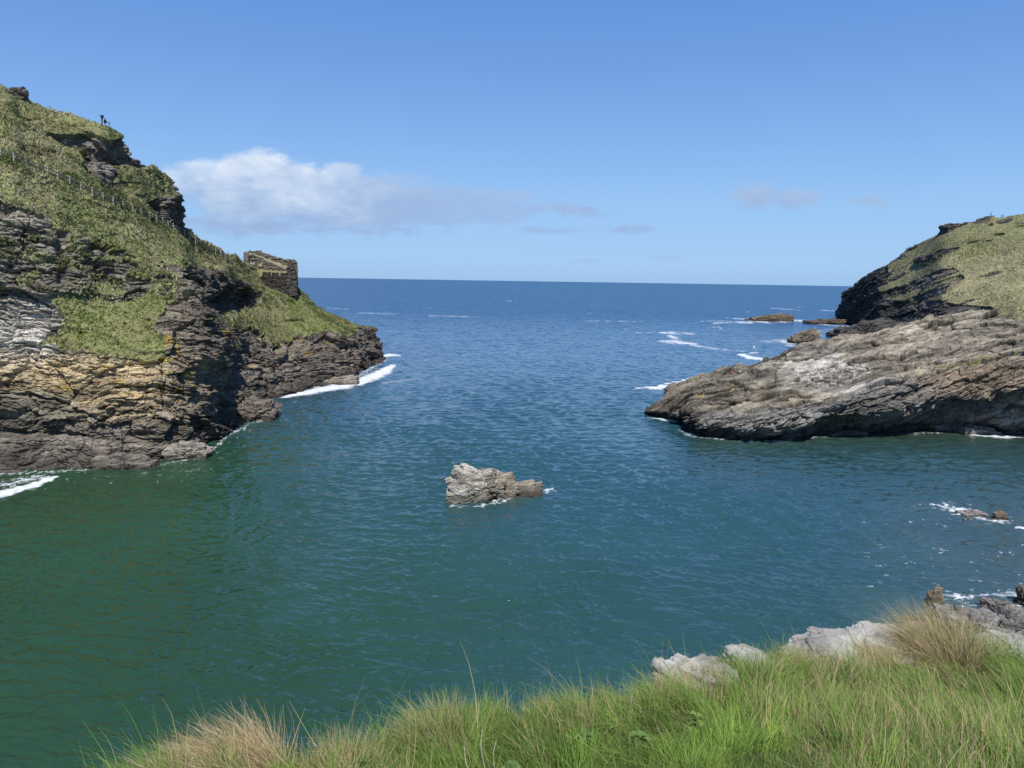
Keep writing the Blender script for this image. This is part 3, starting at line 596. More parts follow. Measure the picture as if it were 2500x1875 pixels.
# ------------------------------------------------------------------ headland crag knob
def crag(x, y, Y, wpx, hpx, label, col):
    b = P(x, y, Y); sc = Y/F; w = wpx*sc/2; h = hpx*sc
    o = rock_obj('rock_outcrop', (b[0], b[1]+2, b[2]), [((0, 0, 0), (w, w*.8, h*.62), .1, -.1), ((w*.3, 0, h*.35), (w*.7, w*.6, h*.4), .2, -.12)], col, M_far, res=(140, 70), hs=(1.6, .7, .3), am=(.7, .35, .2), seed=x*.01)
    return tag(o, label, 'rock outcrop')
crag(2328, 562, 437, 44, 20, 'dark rocky knob standing on the skyline of the distant headland', (.09, .08, .07))
crag(2422, 541, 424, 16, 8, 'small flat rock on the headland skyline under the standing figure', (.16, .15, .12))
crag(22, 231, 148, 44, 26, 'dark rock step at the top left corner of the left cliff skyline', (.15, .13, .1))
# ------------------------------------------------------------------ castle ruin
M_stone = rockmat('dark_slate_masonry', (0, 0, 1), (1.2, 1.2, 5), 2.0, .9, bump=.15)
M_turf = attrmat('turf', var=.3)
def masonry(name, a, bq, z0, tops, th, parent, col=(.13, .115, .095), res=.2, notch=None, org=(0, 0, 0), amp=.2):
    """stone wall from a to b (xy) with a top profile; walls of small coursed stones"""
    a = np.array(a, float); bq = np.array(bq, float); L = np.linalg.norm(bq-a); t = (bq-a)/L; nrm = np.array([t[1], -t[0]])
    nu = int(L/res)+2; nz = 60; ns = max(3, int(th/res))
    u = np.linspace(0, 1, nu); tp = np.interp(u, [q[0] for q in tops], [q[1] for q in tops])
    if notch: 
        for (u0, u1, zt) in notch: tp = np.where((u > u0) & (u < u1), zt, tp)
    tp = tp+.25*vn(u*L*1.3, u*0+z0, u*0)
    # cross-section ring: front bottom->top, across, back top->bottom
    prof = [(-.5, s) for s in np.linspace(0, 1, nz)]+[(x, 1.0) for x in np.linspace(-.5, .5, ns+2)[1:-1]]+[(.5, s) for s in np.linspace(1, 0, 16)]
    prof = np.array(prof); Gp = np.zeros((nu, len(prof), 3))
    Gp[..., :2] = a+u[:, None, None]*(bq-a)+(-prof[None, :, 0, None]*-1*th)*(-nrm)*1.0
    Gp[..., 2] = z0+(tp[:, None]-z0)*prof[None, :, 1]
    ends = []
    dd, sv = strata(Gp, (0, 0, 1), (.42, .26), (amp*.8, amp*.7), warp=(.2, .1), off=z0, asp=1.6)
    Nn = np.zeros_like(Gp); Nn[..., :2] = (prof[None, :, 0, None]*2)*(-nrm)*1; Nn[..., 2] = (np.abs(prof[:, 0]) < .49)*1.0
    Gp = Gp+Nn*dd[..., None]
    c = np.zeros(Gp.shape)+np.array(col); c *= (1+.45*fbm(Gp, 1.5, 3, .7)+.3*vn(Gp[..., 0]*2.2, Gp[..., 1]*2.2, np.floor(sv/.22)*1.7))[..., None]
    V = Gp.reshape(-1, 3); m = len(prof); Fq = grid_faces(nu, m)
    # end caps as strips between front and back
    caps = []
    for r in (0, nu-1):
        for k in range(14):
            f0 = int(k*(nz-1)/14); f1 = int((k+1)*(nz-1)/14); b0 = m-1-k; b1 = m-2-k
            caps.append((r*m+f0, r*m+f1, r*m+b1, r*m+b0))
    Fq = np.concatenate([Fq, np.array(caps)], 0)
    return mesh_np(name, V-np.array(org), Fq, M_stone, {'Col': np.clip(c, .02, .6).reshape(-1, 3), 'veg': np.zeros(len(V))}, parent=parent)
def PX(px, py, Y): return P(px, py, Y)
YF, YR = 223.0, 238.0
def xy(px, Y, py=680): q = P(px, py, Y); return (q[0], q[1])
def zz(px, py, Y): return float(P(px, py, Y)[2])
co_ = P(665, 705, 226); org = np.array([co_[0], co_[1], co_[2]])
cas = empty('castle_ruin', tuple(float(v) for v in org))
tag(cas, 'roofless dark stone castle ruin with a battlemented front wall on the left headland', 'castle ruin')
def tops(lst, Y, x0, x1): return [((x-x0)/(x1-x0), zz(x, y, Y)) for x, y in lst]
masonry('front_wall', xy(618, YF+3), xy(702, YF), zz(660, 722, YF), tops([(618, 676), (640, 675), (702, 674)], YF, 618, 702), 1.0, cas, (.06, .053, .046), org=org,
        notch=[((644-618)/84, (660-618)/84, zz(650, 665, YF)), ((666-618)/84, (680-618)/84, zz(670, 667, YF)), ((687-618)/84, 1.01, zz(690, 666, YF))], amp=.16)
masonry('corner_tower', xy(700, YF-.5), xy(725, YF+.2), zz(715, 722, YF), tops([(700, 655), (704, 650), (716, 647), (721, 655), (725, 668)], YF, 700, 725), 2.4, cas, (.085, .075, .062), org=org, amp=.22)
masonry('side_wall', xy(720.5, YF+2.5), xy(714, YR+1), zz(720, 715, YF), [(0, zz(716, 642, YF+2)), (.5, zz(715, 636, YF+8)), (1, zz(712, 634, YR))], 1.4, cas, (.11, .095, .075), org=org, amp=.25)
masonry('rear_wall', xy(601, YR), xy(717, YR+1), zz(640, 690, YR), tops([(601, 616), (613, 613), (637, 613), (648, 617), (662, 624), (684, 632), (700, 634), (717, 634)], YR, 601, 717), 1.3, cas, (.17, .15, .115), org=org, amp=.25)
masonry('inner_wall', xy(606, YR-4.5), xy(704, YR-6), zz(640, 690, YR-5), tops([(606, 620), (622, 622), (640, 630), (660, 641), (685, 654), (704, 660)], YR-5, 606, 704), 1.2, cas, (.15, .135, .105), org=org, amp=.22)
masonry('end_wall', xy(602, YR-9), xy(603.5, YR), zz(602, 680, YR-5), [(0, zz(602, 636, YR-9)), (.3, zz(602, 622, YR-6)), (1, zz(602, 616, YR))], 1.2, cas, (.12, .108, .09), org=org, amp=.22)
# grass bank between the two walls and the turf floor of the court
def sheet(name, pts, parent, base=(.2, .18, .09), n=26, bump=.35):
    pts = np.array(pts, float); a, b_, c, d_ = pts
    u = np.linspace(0, 1, n*2)[:, None, None]; v = np.linspace(0, 1, n)[None, :, None]
    g = (a*(1-u)+b_*u)*(1-v)+(d_*(1-u)+c*u)*v; g[..., 2] += bump*fbm(g, .9, 3)
    cc = np.array(base)*(1+.5*fbm(g, 1.1, 3, .7))[..., None]
    skirt = g.copy(); skirt[..., 2] -= 1.5
    o = mesh_np(name, g-org, grid_faces(n*2, n), M_turf, {'Col': np.clip(cc, .02, .6).reshape(-1, 3)}, parent=parent)
    return o
sheet('grass_bank', [P(606, 621, YR-4), P(703, 660, YR-5.5), P(703, 650, YR-.8), P(610, 616, YR-.8)], cas, (.24, .215, .12))
sheet('court_floor', [P(619, 677, YF+3.6), P(703, 679, YF+.7), P(703, 664, YR-6.4), P(606, 652, YR-5.0)], cas, (.19, .18, .08))
# pale doorway frame against the inner wall
def boxmesh(name, c, s, mat, parent=None, rz=0.0, bev=.0, org=(0, 0, 0), taper=1.0):
    import bmesh
    bm = bmesh.new(); bmesh.ops.create_cube(bm, size=1.0)
    for v in bm.verts:
        k = taper if v.co.z > 0 else 1.0
        x, y, z = v.co.x*s[0]*k, v.co.y*s[1]*k, v.co.z*s[2]
        v.co = Vector((x*math.cos(rz)-y*math.sin(rz)+c[0]-org[0], x*math.sin(rz)+y*math.cos(rz)+c[1]-org[1], z+c[2]-org[2]))
    if bev: bmesh.ops.bevel(bm, geom=bm.edges[:], offset=bev, segments=1, affect='EDGES')
    me = bpy.data.meshes.new(name); bm.to_mesh(me); bm.free(); me.materials.append(mat)
    o = bpy.data.objects.new(name, me); COL.objects.link(o)
    if parent: o.parent = parent
    return o
M_pale = simple('pale_dressed_stone', (.42, .33, .24), var=.3, scale=3)
M_black = simple('deep_shade_timber', (.03, .028, .025))
q = P(636, 645.5, YR-5.9)
for dx, hh in ((-.42, .85), (.42, 1.3)):
    boxmesh('door_jamb', (q[0]+dx, q[1]-.1, q[2]+(hh-1.3)*.5), (.3, .3, hh), M_pale, cas, org=org, bev=.03)
boxmesh('door_panel', (q[0], q[1]-.05, q[2]-.25), (.56, .12, .8), M_pale, cas, org=org, bev=.02)
# ------------------------------------------------------------------ fence on the left slope
M_post = simple('weathered_timber', (.42, .39, .32), var=.3, scale=5)
M_rail = simple('dark_rail_timber', (.085, .08, .068), var=.3, scale=5)
z1 = [(8, 645), (113, 685), (210, 720), (305, 757), (388, 795), (468, 830), (568, 875), (658, 917), (750, 960), (836, 1000), (918, 1035), (998, 1070), (1077, 1097), (1143, 1120), (1210, 1153), (1270, 1178), (1320, 1195), (1363, 1217), (1405, 1240), (1449, 1265), (1496, 1290), (1536, 1312), (1583, 1340), (1625, 1360)]
z2 = [(297, 135), (338, 155), (418, 205), (460, 225), (497, 240), (535, 258)]
pts = [(x*.3014, 180+y*.3014) for x, y in z1]+[(400+x*.3014, 550+y*.3014) for x, y in z2]
feet = []
for x, y in pts:
    feet.append(hit_or(x, y+7, [left], 150))
feet = [Vector(f) for f in feet]
ys = np.array([f.y for f in feet]); k = np.ones(5)/5; ysm = np.convolve(np.pad(ys, 2, mode='edge'), k, 'valid')
fen = empty('fence', feet[0]); tag(fen, 'post and rail fence with pale posts running down the left grassy slope', 'fence')
tops_ = []
for f, (x, y), yy in zip(feet, pts, ysm):
    ph = 1.35
    boxmesh('post', (f.x, f.y, f.z+ph/2-.3), (.19, .19, ph+.6), M_post, fen, org=feet[0], bev=.015)
    tops_.append(Vector((f.x, f.y, f.z)))
def bar(a, b, w, h, name, mat, parent, org):
    d = b-a; L = d.length; mid = (a+b)/2
    me = bpy.data.meshes.new(name); x = d.normalized(); up = Vector((0, 0, 1)); s = x.cross(up).normalized(); u = s.cross(x)
    V = [mid+x*(i*L/2)+s*(j*w/2)+u*(k_*h/2)-org for i in (-1, 1) for j in (-1, 1) for k_ in (-1, 1)]
    me.from_pydata([tuple(v) for v in V], [], [(0, 1, 3, 2), (4, 6, 7, 5), (0, 4, 5, 1), (2, 3, 7, 6), (0, 2, 6, 4), (1, 5, 7, 3)])
    me.materials.append(mat); o = bpy.data.objects.new(name, me); COL.objects.link(o); o.parent = parent; return o
for i in range(len(tops_)-1):
    for hz in (.55, 1.1):
        bar(tops_[i]+Vector((0, -.1, hz)), tops_[i+1]+Vector((0, -.1, hz)), .07, .16, 'rail', M_rail, fen, feet[0])
# ------------------------------------------------------------------ people
def person(loc, face, label, group, top, legs, skin=(.45, .28, .2), hair=(.03, .02, .015), pose='stand', h=1.75, pack=None, arm='down'):
    s = h/1.75
    if pose == 'stand':
        J = {'pel': (0, 0, .95), 'ch': (0, .03, 1.3), 'nk': (0, .03, 1.48), 'hd': (0, .07, 1.60), 'ht': (0, .06, 1.70),
             'hl': (-.1, 0, .9), 'kl': (-.12, .06, .5), 'al': (-.12, -.02, .09), 'tl': (-.13, .15, .04),
             'hr': (.1, 0, .9), 'kr': (.12, .02, .5), 'ar': (.13, -.04, .09), 'tr': (.15, .13, .04),
             'sl': (-.19, .03, 1.42), 'sr': (.19, .03, 1.42)}
    else:
        J = {'pel': (0, 0, .13), 'ch': (0, .05, .5), 'nk': (0, .1, .68), 'hd': (0, .15, .80), 'ht': (0, .15, .90),
             'hl': (-.1, .03, .13), 'kl': (-.14, .38, .45), 'al': (-.13, .62, .09), 'tl': (-.13, .78, .05),
             'hr': (.1, .03, .13), 'kr': (.14, .40, .42), 'ar': (.14, .66, .09), 'tr': (.15, .82, .05),
             'sl': (-.19, .06, .62), 'sr': (.19, .06, .62)}
    c = np.array(J['sl']); c2 = np.array(J['sr'])
    if arm == 'up': J['el'] = tuple(c+(-.06, .17, -.2)); J['wl'] = tuple(c+(.08, .3, .08)); J['er'] = tuple(c2+(.06, .17, -.2)); J['wr'] = tuple(c2+(-.08, .3, .08))
    elif pose == 'sit': J['el'] = tuple(c+(-.05, .15, -.2)); J['wl'] = tuple(c+(.03, .34, -.2)); J['er'] = tuple(c2+(.05, .15, -.2)); J['wr'] = tuple(c2+(-.03, .34, -.2))
    else: J['el'] = tuple(c+(-.07, -.02, -.3)); J['wl'] = tuple(c+(-.06, .1, -.55)); J['er'] = tuple(c2+(.07, -.02, -.3)); J['wr'] = tuple(c2+(.06, .1, -.55))
    for sd in 'lr':
        w = np.array(J['w'+sd]); e = np.array(J['e'+sd]); dn = (w-e)/np.linalg.norm(w-e); J['f'+sd] = tuple(w+dn*.13)
    names = list(J); R = {'pel': .15, 'ch': .155, 'nk': .06, 'hd': .1, 'ht': .085, 'h': .095, 'k': .065, 'a': .045, 't': .04, 's': .07, 'e': .045, 'w': .03, 'f': .035}
    E = [('pel', 'ch'), ('ch', 'nk'), ('nk', 'hd'), ('hd', 'ht')]
    for sd in 'lr': E += [('pel', 'h'+sd), ('h'+sd, 'k'+sd), ('k'+sd, 'a'+sd), ('a'+sd, 't'+sd), ('ch', 's'+sd), ('s'+sd, 'e'+sd), ('e'+sd, 'w'+sd), ('w'+sd, 'f'+sd)]
    me = bpy.data.meshes.new('tmp'); me.from_pydata([tuple(v*s for v in J[n]) for n in names], [(names.index(a), names.index(b)) for a, b in E], [])
    tmp = bpy.data.objects.new('tmp', me); COL.objects.link(tmp)
    md = tmp.modifiers.new('s', 'SKIN'); tmp.modifiers.new('u', 'SUBSURF').levels = 1
    for i, n in enumerate(names):
        r = R.get(n, R.get(n[0], .05))*s*(1.25 if n not in ('hd', 'ht') else 1.0); me.skin_vertices[0].data[i].radius = (r, r*.85 if n in ('pel', 'ch') else r); me.skin_vertices[0].data[i].use_root = n == 'pel'
    bpy.context.view_layer.update()
    m2 = bpy.data.meshes.new_from_object(tmp.evaluated_get(bpy.context.evaluated_depsgraph_get()))
    bpy.data.objects.remove(tmp)
    mats = [simple('skin', skin, .6, .1), simple('jacket', top, .8, .2), simple('trousers', legs, .9, .2), simple('hair', hair, .7, .2)]
    m2.materials.clear()
    for m in mats: m2.materials.append(m)
    jn = np.array([J[n] for n in names])*s
    for p in m2.polygons:
        c = np.array(p.center); n = names[int(np.argmin(((jn-c)**2).sum(1)))]
        p.material_index = 0 if n in ('hd', 'nk', 'fl', 'fr', 'wl', 'wr') else 3 if n in ('tl', 'tr') else 2 if n[0] in 'hka' and n not in ('hd', 'ht') else 3 if n == 'ht' else 1
        if n in ('hd', 'ht') and (c[1] < J['hd'][1]*s-.01 or c[2] > J['ht'][2]*s): p.material_index = 3
        p.use_smooth = True
    r = empty('person', loc, face); tag(r, label, 'person', group)
    o = bpy.data.objects.new('body', m2); COL.objects.link(o); o.parent = r
    if pack:
        bz = J['ch'][2]*s
        boxmesh('rucksack', (0, J['ch'][1]-.24, bz), (.3, .2, .5), simple('pack_cloth', pack), r, bev=.05)
    return r
g = skyline(250, 330, [left], 150)
person((g.x, g.y, g.z+.12), 2.4, 'person in dark clothes with pale sleeves standing on the left cliff skyline', None, (.03, .035, .045), (.02, .02, .022), pose='stand', arm='up', h=2.05, pack=(.02, .025, .05))
g = skyline(260, 335, [left], 150)
person((g.x-.35, g.y, g.z+.45), -1.2, 'crouching person in navy clothes beside the standing figure on the left cliff top', None, (.015, .02, .04), (.02, .022, .03), pose='sit', h=2.3)
LAND = [right]
g = hit_or(1787, 915, LAND, 165)
person(g, .8, 'seated person in dark clothes with an orange top resting on the promontory rock', 'people sitting on the rock promontory', (.5, .13, .07), (.02, .02, .02), pose='sit')
g = hit_or(1807, 912, LAND, 165)
person(g, 1.0, 'seated person in a pale blue top on the promontory rock edge', 'people sitting on the rock promontory', (.45, .62, .68), (.2, .12, .12), pose='sit')
g = hit_or(1770, 914, LAND, 165)
simple_b = boxmesh('bag', (g.x, g.y, g.z+.2), (.6, .4, .42), simple('dark_bag_cloth', (.03, .03, .035)), None, rz=.3, bev=.1); tag(simple_b, 'dark bag lying on the rock beside the seated people', 'bag')
for x, y, hh, c, l in ((2419, 538, 1.9, (.03, .06, .13), 'person in blue standing on a rock at the distant headland skyline'), (2444.5, 541, 1.7, (.05, .06, .08), 'left figure of the distant pair walking on the headland skyline'), (2449, 538.5, 1.75, (.03, .035, .06), 'right figure of the distant pair walking on the headland skyline')):
    g = skyline(x, y+8, [far], 424); person((g.x, g.y, g.z+.1), .4, l, 'walkers on the distant headland', c, (.03, .03, .04), h=hh)
for x, y, c, l in ((611, 652, (.03, .03, .05), 'visitor in dark clothes at the left end of the castle ruin'), (614, 653, (.75, .75, .78), 'visitor in a white top beside the castle end wall'), (620, 653, (.6, .65, .75), 'visitor in pale blue near the castle doorway'), ):
    q = P(x, y, YR-7); person((float(q[0]), float(q[1]), float(q[2])-.1), 1.0, l, 'visitors by the castle ruin', c, (.03, .03, .05))
g = hit_or(511.5, 610, [left], 190)
person(g, 2.0, 'walker in a white top on the fenced path above the grassy slope', None, (.75, .73, .7), (.3, .28, .25), h=1.75)
# ------------------------------------------------------------------ gulls
M_gull = simple('white_feathers', (.8, .8, .8), var=.05); M_gullg = simple('grey_feathers', (.35, .37, .4), var=.1)
def gull(p, rz, bank, label, sc=1.0):
    r = empty('gull', tuple(float(v) for v in p)); r.rotation_euler = (bank, 0, rz); tag(r, label, 'gull')
    n = 20; a = np.linspace(-1, 1, n); rad = .09*np.sqrt(np.clip(1-np.abs(a)**2.4, .0, 1))*(1-.35*(a < 0)*-a)+.004
    th = np.arange(10)/10*6.283; Gp = np.stack([np.outer(rad, np.cos(th)), np.repeat(a[:, None]*.3, 10, 1), np.outer(rad, np.sin(th))], -1)*sc
    mesh_np('body', np.swapaxes(Gp, 0, 1), grid_faces(10, n, True), M_gull, smooth=True, parent=r)
    for sd in (-1, 1):
        st = [(0.05, .1, .03, .16), (.3, .13, .14, .15), (.5, .08, .12, .1), (.72, -.08, .05, .02)]
        V = []; 
        for x, y, z, c in st: V += [(sd*x, y+c*.5, z+.012), (sd*x, y-c*.5, z), (sd*x, y, z-.012)]
        Fq = []
        for i in range(3):
            for j in range(3): Fq.append((i*3+j, i*3+(j+1) % 3, i*3+3+(j+1) % 3, i*3+3+j))
        mesh_np('wing', np.array(V)*sc, np.array(Fq), M_gull if sd < 0 else M_gullg, parent=r)
    mesh_np('tail', np.array([(-.03, -.27, .01), (.03, -.27, .01), (.08, -.42, 0), (-.08, -.42, 0), (0, -.3, -.01), (0, -.4, -.01)])*sc, np.array([(0, 1, 2, 3), (0, 3, 5, 4), (1, 4, 5, 2)]), M_gull, parent=r)
    return r
gull(P(1841, 848, 150), .9, .9, 'white gull gliding low over the sea beyond the promontory')
gull(P(2455, 204, 170), 1.4, .3, 'tiny gull high in the blue sky at upper right', .8)
# ------------------------------------------------------------------ water
na, nr = 1500, 1150
az = np.linspace(-math.radians(58), math.radians(58), na)
dep = np.concatenate([np.linspace(.72, .0045, nr-50, endpoint=False), np.geomspace(.0045, .0004, 50)])
Rr = H/np.tan(dep)
X = np.sin(az)[:, None]*Rr[None]; Yy = np.cos(az)[:, None]*Rr[None]
Gw = np.stack([X, Yy, np.zeros_like(X)], -1)
spc = np.gradient(Rr)[None, :]*np.ones((na, 1))
z = np.zeros_like(X); 
wr = np.random.default_rng(3)
wind = math.radians(-98)
warpx = 1.3*vn(X*.11, Yy*.11, X*0); warpy = 1.3*vn(X*.11+50, Yy*.11, X*0+9)
amod = .65+.45*vn(X*.045, Yy*.045, X*0+2)
for i in range(70):
    lam = .55*(5.5/.55)**(wr.random()**1.1) if i < 64 else wr.uniform(8, 16); th = wind+wr.normal(0, .5); kk = 2*math.pi/lam
    am = .0118*lam**.9*(.6+.8*wr.random())*(1.4 if lam < 1.7 else 1.0) if i < 64 else .018
    ph = wr.random()*6.283
    f = np.clip(lam/(2.4*np.abs(spc))-.6, 0, 1)
    w = np.sin(kk*((X+warpx)*math.cos(th)+(Yy+warpy)*math.sin(th))+ph)
    z += am*f*(w+.28*np.cos(2*kk*((X+warpx)*math.cos(th)+(Yy+warpy)*math.sin(th))+2*ph-1.2))
z *= amod
out = sstep(150, 400, Yy)
Gw[..., 2] = z*(.85+.5*out)
px, py = proj(np.stack([X, Yy, X*0], -1))
def nz2(s, off=0.0, o=4): return fbm(np.stack([X, Yy, X*0], -1), s, o, .6, off=off)
def streak(pl, w, ay=1.0):
    """distance in photo pixels to a polyline lying on the water, half width w"""
    r = np.full(X.shape, 1e9, np.float32)
    for (x0, y0, w0), (x1, y1, w1) in zip(pl[:-1], pl[1:]):
        dx, dy = x1-x0, (y1-y0)*ay; L2 = dx*dx+dy*dy+1e-6
        t = np.clip(((px-x0)*dx+(py-y0)*ay*dy)/L2, 0, 1)
        dist = np.hypot(px-x0-t*dx, ((py-y0)-t*(y1-y0))*ay)/(w0+(w1-w0)*t)
        r = np.minimum(r, dist)
    return r
foam = np.zeros(X.shape, np.float32)
n1 = nz2(.5, 3, 4); n2 = nz2(.12, 7, 4); nfar = fbm(np.stack([X, Yy*.14, X*0], -1), .22, 5, .7, off=9); nf = nz2(1.7, 31, 3); nlace = nz2(.8, 91, 3)
def addf(pl, k=1.0, ay=3.0, rag=.9, nn=None, mode=0):
    global foam
    d = streak([(a, b, c*(ay if True else 1)) for a, b, c in pl], 1, ay)
    nn = n1 if nn is None else nn
    v = sstep(1.2, .45, d+rag*(1.5 if nn is nfar else 1)*nn)*k
    if mode: v = v*np.clip(sstep(.13, .03, np.abs(nlace))+sstep(.35, .0, d)*.5, 0, 1)
    if nn is nfar: v = v*sstep(-.35, .3, nfar)*.95
    v = v*(.72+.4*np.clip(nf+.5, 0, 1))
    foam = np.maximum(foam, np.clip(v, 0, 1))
addf([(680, 971, 1.5), (740, 961, 5), (800, 949, 7), (860, 937, 8), (905, 922, 8), (935, 908, 7), (958, 893, 3)], 1, 3, .55)
addf([(925, 873, 2), (950, 867, 4), (974, 868, 2)], 1, 3, .7)
addf([(868, 925, 3), (895, 907, 4), (915, 893, 5)], .8, 3, 1.2, mode=1)
addf([(935, 935, 1.5), (1010, 925, 1)], .35, 3, 1.5)
addf([(-60, 1216, 6), (0, 1207, 8), (60, 1190, 5), (105, 1176, 5), (136, 1164, 3)], 1, 3, .9)
addf([(15, 1183, 8), (60, 1172, 8), (120, 1163, 4)], .8, 3, 1.1, mode=1)
addf([(1612, 812, 2), (1640, 813, 5), (1690, 815, 2)], 1, 4, .9, nfar); addf([(1635, 820, 3), (1650, 826, 3)], 1, 4, .8, nfar)
addf([(1617, 833, 3), (1650, 835, 7), (1699, 840, 2)], 1, 4, .8, nfar)
addf([(1690, 842, 2.5), (1740, 851, 3), (1816, 858, 1.2)], .8, 4, 1.0, nfar); addf([(1812, 866, 3), (1830, 873, 3.5), (1873, 879, 2)], .95, 4, .8, n1)
addf([(1830, 862, 1), (1845, 861, 1.5)], .7, 4, .8)
addf([(1745, 789, 2), (1790, 786, 2.5), (1832, 788, 3)], 1, 4, .8, nfar); addf([(1712, 784, 1), (1774, 783, 1.5)], .7, 4, 1, nfar)
addf([(1725, 800, 1), (1755, 798, 1.5), (1762, 805, 1)], .6, 4, 1, nfar); addf([(1775, 776, 1), (1830, 780, 2)], .8, 4, .8, nfar)
addf([(1835, 784, 3), (1880, 786, 5), (1940, 783, 4), (1968, 784, 3)], 1, 4, .7, nfar)
addf([(1968, 787, 1.5), (2030, 795, 2), (2075, 797, 2)], .9, 4, .8, nfar)
addf([(2005, 808, 3), (2050, 806, 6), (2078, 800, 5)], 1, 4, .9, nfar); addf([(2003, 820, 3), (2050, 820, 4)], .85, 4, 1.0, nfar)
addf([(1865, 833, 3), (1910, 832, 5), (1935, 838, 4)], .9, 4, 1, nfar); addf([(1925, 843, 3), (1965, 846, 5)], .8, 4, 1, nfar)
addf([(1560, 948, 2), (1600, 946, 4), (1640, 942, 6), (1680, 932, 5), (1735, 916, 5)], 1, 4, 1.3, n1)
addf([(1580, 1020, 1.5), (1610, 1022, 2), (1645, 1030, 3)], .8, 3, 1.1)
addf([(1215, 1222, 4), (1235, 1208, 7), (1275, 1202, 4)], .95, 3, 1.3, mode=1); addf([(1334, 1197, 3), (1348, 1194, 2.5)], .9, 2, 1.2, nf); addf([(1325, 1202, 3), (1360, 1200, 2)], .6, 2, 1, mode=1)
addf([(1105, 1236, 2.5), (1160, 1237, 3), (1215, 1228, 3), (1250, 1216, 3)], .6, 3, 1.2, mode=1)
addf([(2290, 1232, 7), (2345, 1250, 10), (2400, 1268, 10), (2450, 1278, 5)], .85, 2.5, 1.5, mode=1); addf([(2340, 1246, 3), (2365, 1248, 3)], 1, 3, .9)
addf([(2290, 1448, 5), (2350, 1458, 9), (2420, 1452, 9), (2520, 1455, 14)], .85, 2, 1.5, mode=1); addf([(2350, 1478, 4), (2420, 1476, 8), (2520, 1500, 10)], .8, 2, 1.4, mode=1)
addf([(2320, 1052, 2), (2380, 1060, 4), (2440, 1066, 4), (2520, 1068, 4)], .8, 3, 1.1, mode=0); addf([(2484, 1288, 2), (2520, 1292, 4)], .9, 3, 1)
addf([(-200, 1168, 3), (65, 1153, 2.5), (228, 1147, 2.5), (358, 1139, 3), (449, 1124, 2.5), (505, 1108, 2.5), (560, 1062, 2.5), (610, 1034, 3), (672, 1020, 2.5), (680, 1000, 2.5), (648, 978, 2)], .6, 3, 1.0, mode=1)
addf([(1655, 1048, 2), (1690, 1064, 2.5), (1760, 1074, 2.5), (1900, 1077, 2.5), (2030, 1064, 2.5), (2160, 1061, 2), (2300, 1056, 3)], .5, 3, 1.0, mode=1)
addf([(770, 948, 2), (860, 932, 3), (893, 905, 3), (940, 880, 2.5)], .8, 3, .9, mode=1)
for _ in range(110):
    x = wr.uniform(2080, 2520); y = wr.uniform(1330, 1500) if wr.random() < .75 else wr.uniform(1225, 1290)
    if x < 2300 and y > 1440: continue
    L = wr.uniform(3, 16); addf([(x, y, .35), (x+L, y+wr.uniform(-1, 4), .5)], wr.uniform(.25, .8), 2, .9, nf)
for a in ([(870, 764, 1), (965, 766, 1.6)], [(1050, 771, 1.2), (1145, 773, 1.6)], [(1430, 783, 1), (1565, 785, 1)], [(2000, 757, 1), (2050, 760, 1.3)], [(1880, 752, 1), (1950, 757, 1)], [(1555, 812, 1), (1600, 811, 1)], [(1240, 735, .7), (1260, 735, .7)], [(1440, 743, .7), (1455, 743, .7)], [(800, 752, .7), (850, 755, .7)]):
    addf(a, .7, 4, 1.0, nfar)
for _ in range(40):
    x = wr.uniform(760, 2030); y = wr.uniform(735, 900); L = wr.uniform(3, 12); addf([(x, y, .5), (x+L, y+.5, .8)], .45, 4, .6, nfar)
# specks along the left cliff foot and round the rocks
spk = (nf > .5)*sstep(70, 20, np.abs(py-np.interp(px, [0, 228, 358, 450, 500, 560, 640, 700], [1165, 1155, 1146, 1128, 1115, 1080, 1010, 985])))*(px < 760); foam = np.maximum(foam, spk*.3*(n2 > -.1))
# water body colour: green turbid cove, blue sea outside
gz = sstep(230, 75, Yy+.55*X+14*n2)
deep = np.array([.014, .072, .150]); mid = np.array([.022, .072, .088]); cove = np.array([.021, .060, .028])
t = sstep(330, 130, Yy+10*n2)[..., None]; c = deep*(1-t)+mid*t
grn = np.clip(sstep(20, -45, X+.10*(Yy-60)+8*n2)*sstep(150, 95, Yy+.2*X)+.35*sstep(95, 50, Yy), 0, 1)[..., None]
c = c*(1-grn)+cove*grn
ol = (sstep(1650, 1720, px)*np.exp(-np.maximum(py-1060, 0)/55.0))[..., None]*(py > 1040)[..., None]; c = c*(1-.75*ol)+np.array([.035, .05, .022])*.75*ol  # olive band: shallow water plus the promontory's reflection painted into the colour
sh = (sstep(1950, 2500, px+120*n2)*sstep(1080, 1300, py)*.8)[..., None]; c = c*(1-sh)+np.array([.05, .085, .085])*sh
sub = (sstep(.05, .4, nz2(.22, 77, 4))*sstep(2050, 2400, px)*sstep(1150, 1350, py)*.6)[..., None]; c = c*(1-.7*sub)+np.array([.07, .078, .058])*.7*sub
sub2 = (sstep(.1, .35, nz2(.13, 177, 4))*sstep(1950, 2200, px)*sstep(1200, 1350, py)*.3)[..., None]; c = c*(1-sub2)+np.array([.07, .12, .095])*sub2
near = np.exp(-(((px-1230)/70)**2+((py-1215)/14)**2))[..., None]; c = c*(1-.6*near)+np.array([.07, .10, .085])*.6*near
c = c*(1+.12*n2+.10*nz2(.03, 5, 3))[..., None]
mw, t_, b_ = newmat('sea_water')
pos = t_.add('ShaderNodeNewGeometry').outputs['Position']
nrmn = t_.add('ShaderNodeNewGeometry').outputs['Normal']
colr = t_.add('ShaderNodeAttribute', attribute_name='Col').outputs['Color']; fo = t_.add('ShaderNodeAttribute', attribute_name='foam').outputs['Fac']
